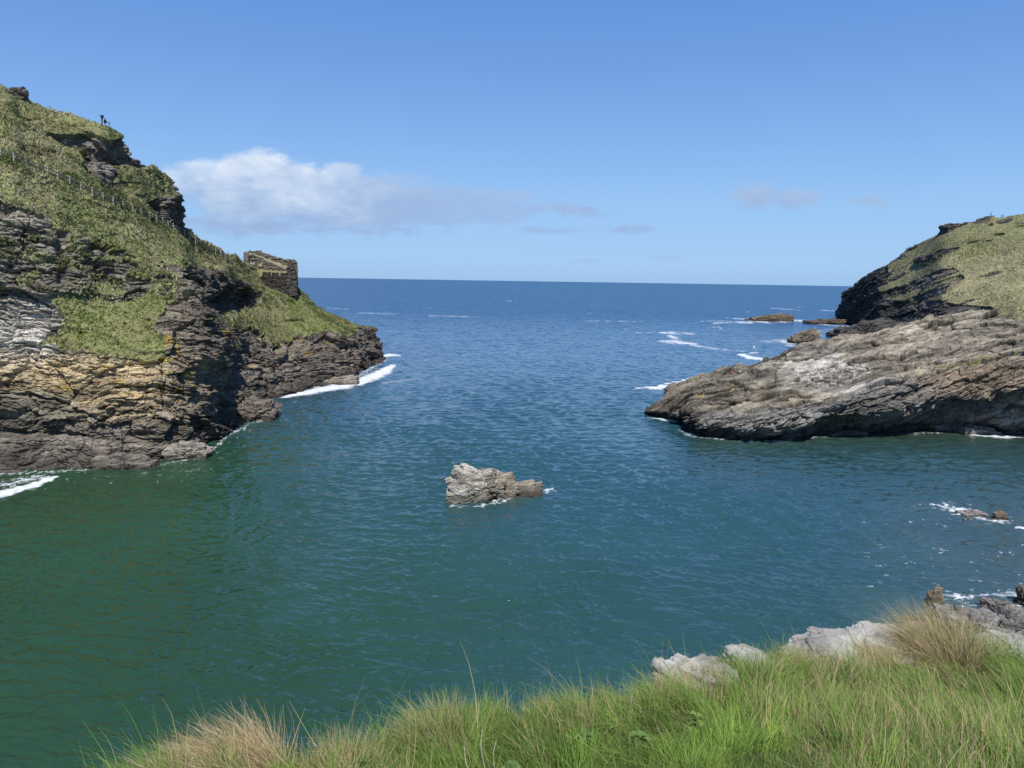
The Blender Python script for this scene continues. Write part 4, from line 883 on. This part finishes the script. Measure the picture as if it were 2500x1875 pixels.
def slope(scale, sx, amp, detail, rz=.15):
    mp = t_.mapping(pos, (0, 0, rz), (sx, 1, 1)); nn_ = t_.noise(mp, scale, detail, .6, out=1)
    v = t_.add('ShaderNodeVectorMath', operation='SUBTRACT', ins={0: nn_, 1: (.5, .5, .5)}).outputs[0]
    return t_.add('ShaderNodeVectorMath', operation='MULTIPLY', ins={0: v, 1: (amp*.7, amp, 0)}).outputs[0]
sepd = t_.add('ShaderNodeSeparateXYZ', ins={0: pos}).outputs[1]
farf = t_.mapr(sepd, 110, 420, .0, 1.0)
sA = slope(1.1, .45, 1.0, 3); sB = slope(.35, .5, 1.0, 4, -.1)
kA = t_.mapr(sepd, 60, 500, .6, 1.6); kB = t_.mapr(sepd, 120, 600, .0, 1.5)
sA = t_.add('ShaderNodeVectorMath', operation='SCALE', ins={0: sA, 'Scale': kA}).outputs[0]; sB = t_.add('ShaderNodeVectorMath', operation='SCALE', ins={0: sB, 'Scale': kB}).outputs[0]
sm = t_.add('ShaderNodeVectorMath', operation='ADD', ins={0: sA, 1: sB}).outputs[0]
sm = t_.add('ShaderNodeVectorMath', operation='ADD', ins={0: sm, 1: nrmn}).outputs[0]
sm = t_.add('ShaderNodeVectorMath', operation='NORMALIZE', ins={0: sm}).outputs[0]
bm_ = t_.add('ShaderNodeBump', ins={'Strength': .5, 'Distance': .02, 'Height': t_.noise(pos, 6.0, 3), 'Normal': sm}).outputs[0]
fn = t_.noise(pos, 2.5, 5, .75); ff = t_.math('MULTIPLY', fo, t_.mapr(fn, .3, .55, .55, 1.0)); 
t_.l.new(t_.mix(ff, colr, (.82, .85, .86)), b_.inputs['Base Color'])
b_.inputs['IOR'].default_value = 1.333
t_.l.new(t_.math('MAXIMUM', t_.mapr(ff, 0, .5, .06, .7), t_.mapr(sepd, 100, 700, .06, .3)), b_.inputs['Roughness']); t_.l.new(bm_, b_.inputs['Normal'])
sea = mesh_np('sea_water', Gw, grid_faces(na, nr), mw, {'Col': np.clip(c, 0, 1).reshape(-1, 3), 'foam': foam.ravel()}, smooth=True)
tag(sea, 'blue green sea with small ripples and streaks of foam', 'sea', kind='structure')
# seabed under everything (keeps the land standing on something)
# ------------------------------------------------------------------ foreground bank
BK = [(-900, 2300, 2.5), (-200, 2120, 3.1), (200, 2010, 3.5), (450, 1905, 3.95), (700, 1880, 4.2), (1000, 1868, 4.45), (1250, 1812, 4.85), (1400, 1785, 5.15), (1650, 1718, 5.75), (1800, 1672, 6.1), (2000, 1632, 6.6), (2250, 1600, 7.1), (2500, 1625, 7.3), (2800, 1650, 7.4), (3300, 1700, 7.6)]
cols_ = []
for x, y, Y in BK:
    e = P(x, y, Y); nr0 = e.copy(); q0 = np.array([e[0]*.25, -1.5, 25.45]); q1 = e*np.array([.6, .45, 0])+np.array([0, 0, 25.25*.55+e[2]*.45]); q2 = e*np.array([.85, .8, 0])+np.array([0, 0, 25.25*.2+e[2]*.8])
    dr_ = np.array([e[0]*.08-.25, 1.0, 0]); dr_ /= np.linalg.norm(dr_)
    cols_.append([q0, q1, q2, e, e+dr_*.22+(0, 0, -.16), e+dr_*.42+(0, 0, -.7), e+dr_*1.6+(0, 0, -4.5), e+dr_*8+(0, 0, -14), e+dr_*20+(0, 0, -28)])
KB = np.array(cols_); Gf = loft(KB, 420, 260, rw=[1, 1.3, 1.6, 3, 3, .8, .15, .1])
Nf = grid_normals(Gf)
if Nf[200, 40][2] < 0: Nf = -Nf
fp, fq = proj(Gf)
hum = .10*fbm(Gf, 1.1, 3, off=5)+.05*fbm(Gf, 4, 3)
Gf = Gf+Nf*hum[..., None]
cgr = np.array([.07, .07, .03])*(1+.4*fbm(Gf, 5, 3))[..., None]; below = sstep(22.3, 21, Gf[..., 2])[..., None]; cgr = cgr*(1-below)+np.array([.2, .18, .15])*(1+.4*fbm(Gf, .8, 4))[..., None]*below
bank = mesh_np('ground', Gf, grid_faces(*Gf.shape[:2]), M_turf, {'Col': np.clip(cgr, .01, .6).reshape(-1, 3)}, smooth=True)
tag(bank, 'grassy cliff top bank in the foreground', 'ground', kind='structure')
M_white = rockmat('pale_lichened_rock', (-.1, .1, 1), (1, 1, 2.2), 7.0, .45, bump=.12)
def prock(x, y, Y, w, d_, h, rz, label, col=(.30, .285, .25), seed=0.0, ry=0.0):
    b = P(x, y, Y)
    o = rock_obj('pale_rock', (b[0], b[1], b[2]-h*.45), [((0, 0, 0), (w, d_, h), rz, ry), ((-w*.4, -d_*.2, h*.15), (w*.45, d_*.7, h*.8), rz+.3, ry), ((w*.4, d_*.1, h*.1), (w*.5, d_*.7, h*.85), rz-.3, ry+.1)], col, M_white, res=(260, 130), st=(.3, -.1, 1), hs=(.42, .15, .05), am=(.05, .045, .02), top=(.40, .385, .345), seed=seed)
    return tag(o, label, 'rock', 'pale rocks along the bank edge')
prock(1698, 1668, 5.9, .25, .28, .28, .3, 'rounded pale rock at the left end of the bank rim, half under dry grass', seed=1.0)
prock(1900, 1628, 6.4, .36, .30, .15, .22, 'low pale ledge block behind the green grass, second from the left on the rim', seed=2.0)
prock(1800, 1655, 6.15, .40, .26, .13, .3, 'small pale ledge piece between the rounded rock and the low block', seed=6.0)
prock(2000, 1612, 6.6, .34, .3, .13, .2, 'flat pale slab in the middle of the ledge', seed=7.0)
prock(2100, 1600, 6.8, .50, .34, .14, .2, 'long flat pale ledge left of the tall dry tuft', seed=3.0)
prock(2215, 1582, 7.2, .42, .34, .15, .15, 'pale ledge block right behind the dry tuft', seed=4.0)
prock(2500, 1618, 7.3, .50, .38, .2, -.1, 'pale rock at the right edge of the picture above the grass', seed=5.0)
# --- grass blades
M_blade = attrmat('grass_blades', rough=.6, trans=.35, var=.1, nrm=True)
def blades(name, base, L, lean, wdt, col, curl=.6, seg=4, parent=None):
    n = len(base); up = np.array([0, 0, 1.0])
    d0 = up+lean*.5+rng.normal(0, .28, (n, 3)); d0 /= np.linalg.norm(d0, axis=1, keepdims=True)
    bend = lean+rng.normal(0, .38, (n, 3)); bend[:, 2] -= .25
    sd = np.cross(d0, rng.normal(0, 1, (n, 3))); sd /= np.linalg.norm(sd, axis=1, keepdims=True)
    pts = [base]; p = base.copy(); d = d0.copy()
    for k in range(seg):
        p = p+d*(L/seg)[:, None]; pts.append(p); d = d+bend*(curl/seg*1.6*(.6+.8*k/seg)); d /= np.linalg.norm(d, axis=1, keepdims=True)
    V = []
    for k, q in enumerate(pts):
        w = wdt*(1-(k/seg)**1.5)*.5+.0003
        V += [q-sd*w[:, None], q+sd*w[:, None]]
    V = np.stack(V, 1); i = np.arange(n)[:, None]*(2*(seg+1)); Fq = np.concatenate([i+np.array([[2*k, 2*k+1, 2*k+3, 2*k+2]]) for k in range(seg)], 0)
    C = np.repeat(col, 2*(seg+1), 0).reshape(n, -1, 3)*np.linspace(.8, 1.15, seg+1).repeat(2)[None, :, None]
    return V.reshape(-1, 3), Fq, C.reshape(-1, 3)
UPN = np.array([-.15, -.35, .92])
ncol, nrow = Gf.shape[:2]
fz = (fp > 215) & (fp < 2650) & (Gf[..., 1] > 1.8) & (Gf[..., 2] > 22.6)
rimz = inpoly(fp, fq, [(1640, 1610), (1700, 1665), (1830, 1630), (2240, 1590), (2240, 1500), (1640, 1560)])
pp, nn, ii, jj = pick(Gf, Nf, (fz & ~rimz).astype(float), 150000)
qx, qy = proj(pp)
nzl = fbm(pp, 1.6, 3, off=3); nzs = fbm(pp, 5, 2, off=8)
dry = np.clip(.05+.5*fbm(pp, .9, 3, off=19)+.25*nzs, 0, 1)
for cx, cy, rx_, ry_, k_ in ((560, 1850, 230, 110, .85), (1060, 1800, 90, 60, .45), (1700, 1680, 90, 60, .7), (2080, 1640, 150, 40, .75), (2290, 1600, 110, 70, .8), (2000, 1730, 70, 40, .6), (1350, 1760, 120, 50, .3), (860, 1850, 120, 60, .5), (2400, 1850, 120, 50, .5)):
    dry = np.maximum(dry, k_*np.exp(-(((qx-cx)/rx_)**2+((qy-cy)/ry_)**2)))
isd = rng.random(len(pp)) < dry*.8
cl1, ce = vor3(pp[:, 0]/.34, pp[:, 1]/.34, pp[:, 2]*0+.5, 61, .0); cl2, _ = vor3(pp[:, 0]/.34, pp[:, 1]/.34, pp[:, 2]*0+.5, 61, 2.2)
tl = np.clip(cl2-cl1, -1, 1)
Lb = (1+.35*cl1)*(.75+.5*np.clip(ce/.4, 0, 1))*(.11+.15*rng.random(len(pp)))*(1+.5*nzl)*np.where(isd, 1.1, 1.0)*np.where(rng.random(len(pp)) < .05, 1.7, 1.0)
lean = np.zeros((len(pp), 3)); lean[:, 0] = -.4+.9*fbm(pp, .9, 2, off=41)+.5*nzs; lean[:, 1] = .15+.9*fbm(pp, .9, 2, off=44)+.3*fbm(pp, 5, 2, off=77); lean[:, 0] += np.where(qx < 800, -.35, 0)+.7*tl+.35*cl1; lean[:, 1] += .6*cl2-.2*cl1
g1 = np.array([.075, .165, .022]); g2 = np.array([.22, .31, .06]); st_ = np.array([.54, .44, .26]); br = np.array([.34, .25, .13])
r = rng.random((len(pp), 1)); cg = g1*(1-r)+g2*r; cg *= (1+.4*fbm(pp, 1.2, 2, off=66)+.28*cl1)[:, None]*(.62+.45*np.clip(ce/.35, 0, 1))[:, None]*np.array([1+.3*0, 1, 1]); cd = st_*(1-r)+br*r
colb = np.where(isd[:, None], cd, cg)*(.75+.5*rng.random((len(pp), 1)))
V, Fq, C = blades('grass', pp, Lb, lean, np.full(len(pp), .0028)+.0018*rng.random(len(pp)), colb, 1.15)
gr = mesh_np('grass', V, Fq, M_blade, {'Col': C, 'nrm': np.zeros(C.shape)+UPN}, smooth=True); tag(gr, 'long green and straw coloured grass on the foreground bank', 'grass', kind='stuff')
def tuft(x, y, Y, n, rad, L, leanv, drym, label, group='dry grass tufts on the bank', name='grass_tuft', curl=.9):
    c = P(x, y, Y); g = drop(float(c[0]), float(c[1]), [bank]); c = np.array(g) if g is not None else c
    a = rng.random(n)*6.283; rr = rad*np.sqrt(rng.random(n)); off = np.stack([np.cos(a)*rr, np.sin(a)*rr, -.35*rr], -1)
    off[:, 2] -= .02
    lean = np.array(leanv)+off*np.array([2.4, 2.4, 0])
    isd = rng.random(n) < drym; r = rng.random((n, 1)); colb = np.where(isd[:, None], st_*(1-r)+br*r, g1*(1-r)+g2*r)*(.75+.5*rng.random((n, 1)))
    V, Fq, C = blades(name, off, L*(.55+.6*rng.random(n)), lean, np.full(n, .004), colb, curl)
    o = mesh_np(name, V, Fq, M_blade, {'Col': C, 'nrm': np.zeros(C.shape)+UPN}, smooth=True); o.location = tuple(float(v) for v in c); return tag(o, label, 'grass tuft', group)
bpy.context.view_layer.update()
tuft(590, 1945, 4.0, 2600, .27, .44, (-1.15, .05, 0), .95, 'large straw coloured tuft arching left at the lower left', curl=1.3)
tuft(820, 1890, 4.2, 900, .2, .34, (-.1, .1, 0), .7, 'mixed brown tuft just right of the large straw tuft')
tuft(1090, 1830, 4.6, 1500, .17, .40, (-.2, .15, 0), .4, 'green and straw tuft rising above the bank rim left of centre')
tuft(1400, 1790, 5.0, 700, .2, .3, (-.2, .1, 0), .35, 'thin green tuft on the rim right of centre')
tuft(1725, 1690, 5.7, 1500, .2, .36, (-.6, .2, 0), .8, 'dry tuft leaning left over the rounded pale rock')
tuft(1840, 1690, 5.8, 1600, .22, .36, (-.4, .2, 0), .1, 'dense green tuft between the two left pale rocks')
tuft(2310, 1640, 6.7, 2600, .26, .60, (-.45, .25, 0), .85, 'tallest dry tuft at the right end of the bank')
tuft(1985, 1668, 6.1, 900, .24, .27, (-.5, .2, 0), .75, 'straw tuft spilling over the middle of the pale ledge')
tuft(2150, 1640, 6.5, 1100, .28, .32, (-.5, .2, 0), .9, 'low brown tuft spilling in front of the pale ledge')
tuft(2420, 1650, 6.6, 1800, .28, .42, (-.4, .2, 0), .1, 'bright green tuft right of the tallest dry tuft')
# dead stalks
M_stalk = simple('bleached_stalk', (.55, .48, .36), var=.15, scale=8)
for x, y, Y, L, lx, l in ((1185, 1860, 4.1, .34, -.08, 'tall bleached dead stalk standing in the grass left of centre'), (1205, 1865, 4.1, .27, .03, 'shorter dead stalk right of the tall one'), (1165, 1875, 4.0, .3, -.28, 'bent dead stalk left of the tall one'), (1850, 1700, 5.4, .22, .5, 'single straw coloured stalk lying over the green grass')):
    c = P(x, y, Y); g = drop(float(c[0]), float(c[1]), [bank]); c = np.array(g) if g is not None else c
    n = 8; t = np.linspace(0, 1, n); ctr = np.stack([lx*L*t+.01*np.sin(t*7), .05*t, L*t*math.sqrt(max(.1, 1-lx*lx))], -1); th = np.arange(6)/6*6.283; rad = .004*(1-.5*t)
    Gp = ctr[None]+np.stack([np.cos(th)[:, None]*rad, np.sin(th)[:, None]*rad, np.zeros((6, n))], -1)
    o = mesh_np('dead_stalk', Gp, grid_faces(6, n, True), M_stalk, smooth=True); o.location = tuple(float(v) for v in c); tag(o, l, 'stalk', 'dead stalks in the grass')
# broad-leaved plants in the grass
M_leaf = attrmat('broad_leaf', rough=.5, trans=.25)
def plant(x, y, Y, label, R=.085, nl=30):
    c = P(x, y, Y); g = drop(float(c[0]), float(c[1]), [bank]); c = np.array(g) if g is not None else c
    V = []; Fq = []; C = []
    for k in range(nl):
        a = k*2.4+rng.normal(0, .2); L = R*(.6+.6*rng.random()); el = rng.uniform(.3, 1.2); t = np.linspace(0, 1, 6); w = .022*np.sin(np.pi*np.clip(t*.95+.05, 0, 1))*(L/R)
        h0 = rng.uniform(.05, .16)
        ctr = np.stack([np.cos(a)*L*t*math.cos(el), np.sin(a)*L*t*math.cos(el), h0+L*math.sin(el)*t-.6*L*t*t], -1); s = np.array([-math.sin(a), math.cos(a), 0])
        b0 = len(V)
        for q, ww in zip(ctr, w): V += [q-s*ww+(0, 0, ww*.5), q, q+s*ww+(0, 0, ww*.5)]
        for i in range(5):
            for j in (0, 1): Fq.append((b0+i*3+j, b0+i*3+j+1, b0+i*3+4+j, b0+i*3+3+j))
        C += [np.array([.15, .25, .07])*rng.uniform(.7, 1.4)]*18
    o = mesh_np('leafy_plant', np.array(V), np.array(Fq), M_leaf, {'Col': np.array(C)}, smooth=True); o.location = tuple(float(v) for v in c); tag(o, label, 'plant', 'leafy plants in the bank grass')
for i, (x, y, Y, l) in enumerate(((1420, 1850, 4.5, 'grey green leafy plant in the grass just right of centre'), (1700, 1800, 4.9, 'leafy plant among the grass below the rounded pale rock'), (1250, 1880, 4.1, 'leafy plant at the bottom edge beside the dead stalks'), (1560, 1860, 4.5, 'leafy plant midway between the centre and the right rocks'), (880, 1870, 4.2, 'broad leaved plant behind the straw tuft'), (1790, 1860, 4.6, 'leafy plant low in the right grass'))):
    plant(x, y, Y, l)
# ------------------------------------------------------------------ light and sky
SUN_EL, SAZ = math.radians(57), math.radians(-6)
sd = Vector((-math.sin(SAZ)*math.cos(SUN_EL), -math.cos(SAZ)*math.cos(SUN_EL), math.sin(SUN_EL)))
sl = bpy.data.lights.new('sun', 'SUN'); sl.energy = 4.8; sl.angle = math.radians(.53); sl.color = (1, .955, .88)
so = bpy.data.objects.new('sun', sl); COL.objects.link(so); so.rotation_euler = sd.to_track_quat('Z', 'Y').to_euler()
w = bpy.data.worlds.new('World'); S.world = w; w.use_nodes = True; T = NT(w.node_tree); T.n.clear()
sky = T.add('ShaderNodeTexSky', sky_type='NISHITA', sun_disc=False, sun_elevation=SUN_EL, sun_rotation=math.pi+SAZ, altitude=0, air_density=1.0, dust_density=.25, ozone_density=2.2)
dirv = T.add('ShaderNodeTexCoord').outputs['Generated']
sp = T.add('ShaderNodeSeparateXYZ', ins={0: dirv})
yy = T.math('MAXIMUM', sp.outputs[1], .05); u = T.math('DIVIDE', sp.outputs[0], yy); v = T.math('DIVIDE', sp.outputs[2], yy)
def cmb(a, b, c=0.0): return T.add('ShaderNodeCombineXYZ', ins={0: a, 1: b, 2: c}).outputs[0]
uv = cmb(u, T.math('MULTIPLY', v, 2.0))
nA = T.noise(uv, 9.0, 10, .64, dist=.2); nB = T.noise(uv, 22.0, 6, .6); nF = T.noise(cmb(u, T.math('MULTIPLY', v, 2.6)), 34.0, 7, .62, dist=.5)
uvs = cmb(u, T.math('MULTIPLY', v, 6.0)); nC = T.noise(uvs, 7.0, 7, .6, dist=.3)
def ell(cx, cy, rx, ry):
    a = T.math('DIVIDE', T.math('SUBTRACT', u, cx), rx); b = T.math('DIVIDE', T.math('SUBTRACT', v, cy), ry)
    return T.math('SUBTRACT', 1.0, T.math('SQRT', T.math('ADD', T.math('MULTIPLY', a, a), T.math('MULTIPLY', b, b))))
def uvp(px_, py_): d = rays(px_, py_); return float(d[0]/d[1]), float(d[2]/d[1])
den = None
def addc(cx, cy, rx, ry, k, n_=None, lo=-.05, hi=.33, na_=1.9):
    global den
    if ry < 45: na_ = 3.0; lo = -.1; hi = .9; k = min(1, k*1.5); n_ = nF if ry < 31 else T.math('ADD', T.math('MULTIPLY', nF, .6), T.math('MULTIPLY', nC, .4))
    else: n_ = T.math('ADD', T.math('MULTIPLY', n_ or nA, .78), T.math('MULTIPLY', nF, .22))
    U_, V_ = uvp(cx, cy); e = ell(U_, V_, rx/F, ry/F)
    q = T.math('ADD', e, T.math('MULTIPLY', T.math('SUBTRACT', n_ or nA, .5), na_)); q = T.mapr(q, lo, hi, 0.0, k)
    den = q if den is None else T.math('MAXIMUM', den, q)
addc(640, 465, 240, 85, .82); addc(480, 440, 90, 60, .7); addc(620, 420, 120, 55, .85); addc(830, 440, 70, 50, .72)
addc(860, 500, 330, 62, .82); addc(1080, 502, 280, 50, .62, nC); addc(620, 550, 260, 32, .65, nC); addc(760, 470, 330, 60, .7)
addc(900, 560, 240, 20, .5, nC); addc(1380, 512, 140, 20, .5, nC); addc(1540, 558, 80, 12, .5, nC); addc(1330, 562, 130, 12, .4, nC)
addc(1840, 482, 70, 40, .6); addc(1935, 490, 80, 32, .55); addc(2125, 492, 66, 22, .5, nC); addc(1630, 628, 60, 9, .2, nC); addc(1440, 636, 60, 6, .18, nC); addc(2340, 485, 60, 10, .1, nC); addc(2215, 575, 30, 7, .15, nC)
U1, V1 = uvp(640, 470)
lit = T.mapr(T.math('ADD', T.math('MULTIPLY', T.math('SUBTRACT', v, V1-.02), 9.0), T.math('ADD', T.math('MULTIPLY', T.math('SUBTRACT', nA, .5), 1.4), T.math('MULTIPLY', T.math('SUBTRACT', nB, .5), 1.0))), -.3, .9, 0, 1)
lit = T.math('MULTIPLY', lit, T.mapr(u, U1+.06, U1+.22, 1.0, .25))
SKY = .13
ccol = T.mix(lit, (2.4, 3.35, 5.25), (6.2, 6.7, 7.3))
# clear-air colour by elevation, blended over the sky model (deeper blue than the model's hazy horizon)
el = T.math('MAXIMUM', sp.outputs[2], 0.0)
rp = T.add('ShaderNodeValToRGB', ins={0: el}); cr = rp.color_ramp
def lin(r, g, b_): return tuple(((x/255+.055)/1.055)**2.4 for x in (r, g, b_))+(1,)
stops = [(0.0, (152, 196, 240)), (.03, (160, 204, 248)), (.10, (152, 199, 249)), (.17, (134, 182, 243)), (.26, (114, 162, 232)), (.38, (92, 143, 218)), (.7, (66, 116, 198)), (1.0, (52, 100, 185))]
cr.elements[0].position = 0; cr.elements[0].color = lin(*stops[0][1]); cr.elements[1].position = 1; cr.elements[1].color = lin(*stops[-1][1])
for p_, c_ in stops[1:-1]: e_ = cr.elements.new(p_); e_.color = lin(*c_)
air = T.add('ShaderNodeVectorMath', operation='SCALE', ins={0: rp.outputs[0], 'Scale': .9/.13}).outputs[0]
grad = T.mix(.93, sky.outputs[0], air)
final = T.mix(den, grad, ccol)
bg = T.add('ShaderNodeBackground', ins={'Color': final, 'Strength': SKY})
ow = T.add('ShaderNodeOutputWorld', ins={0: bg.outputs[0]})
S.view_settings.view_transform = 'Standard'; S.view_settings.look = 'None'; S.view_settings.exposure = 0.08; S.view_settings.gamma = 1.0
S.cycles.max_bounces = 6; S.cycles.diffuse_bounces = 3; S.cycles.glossy_bounces = 3; S.cycles.transmission_bounces = 3
S.cycles.use_denoising = False if False else True
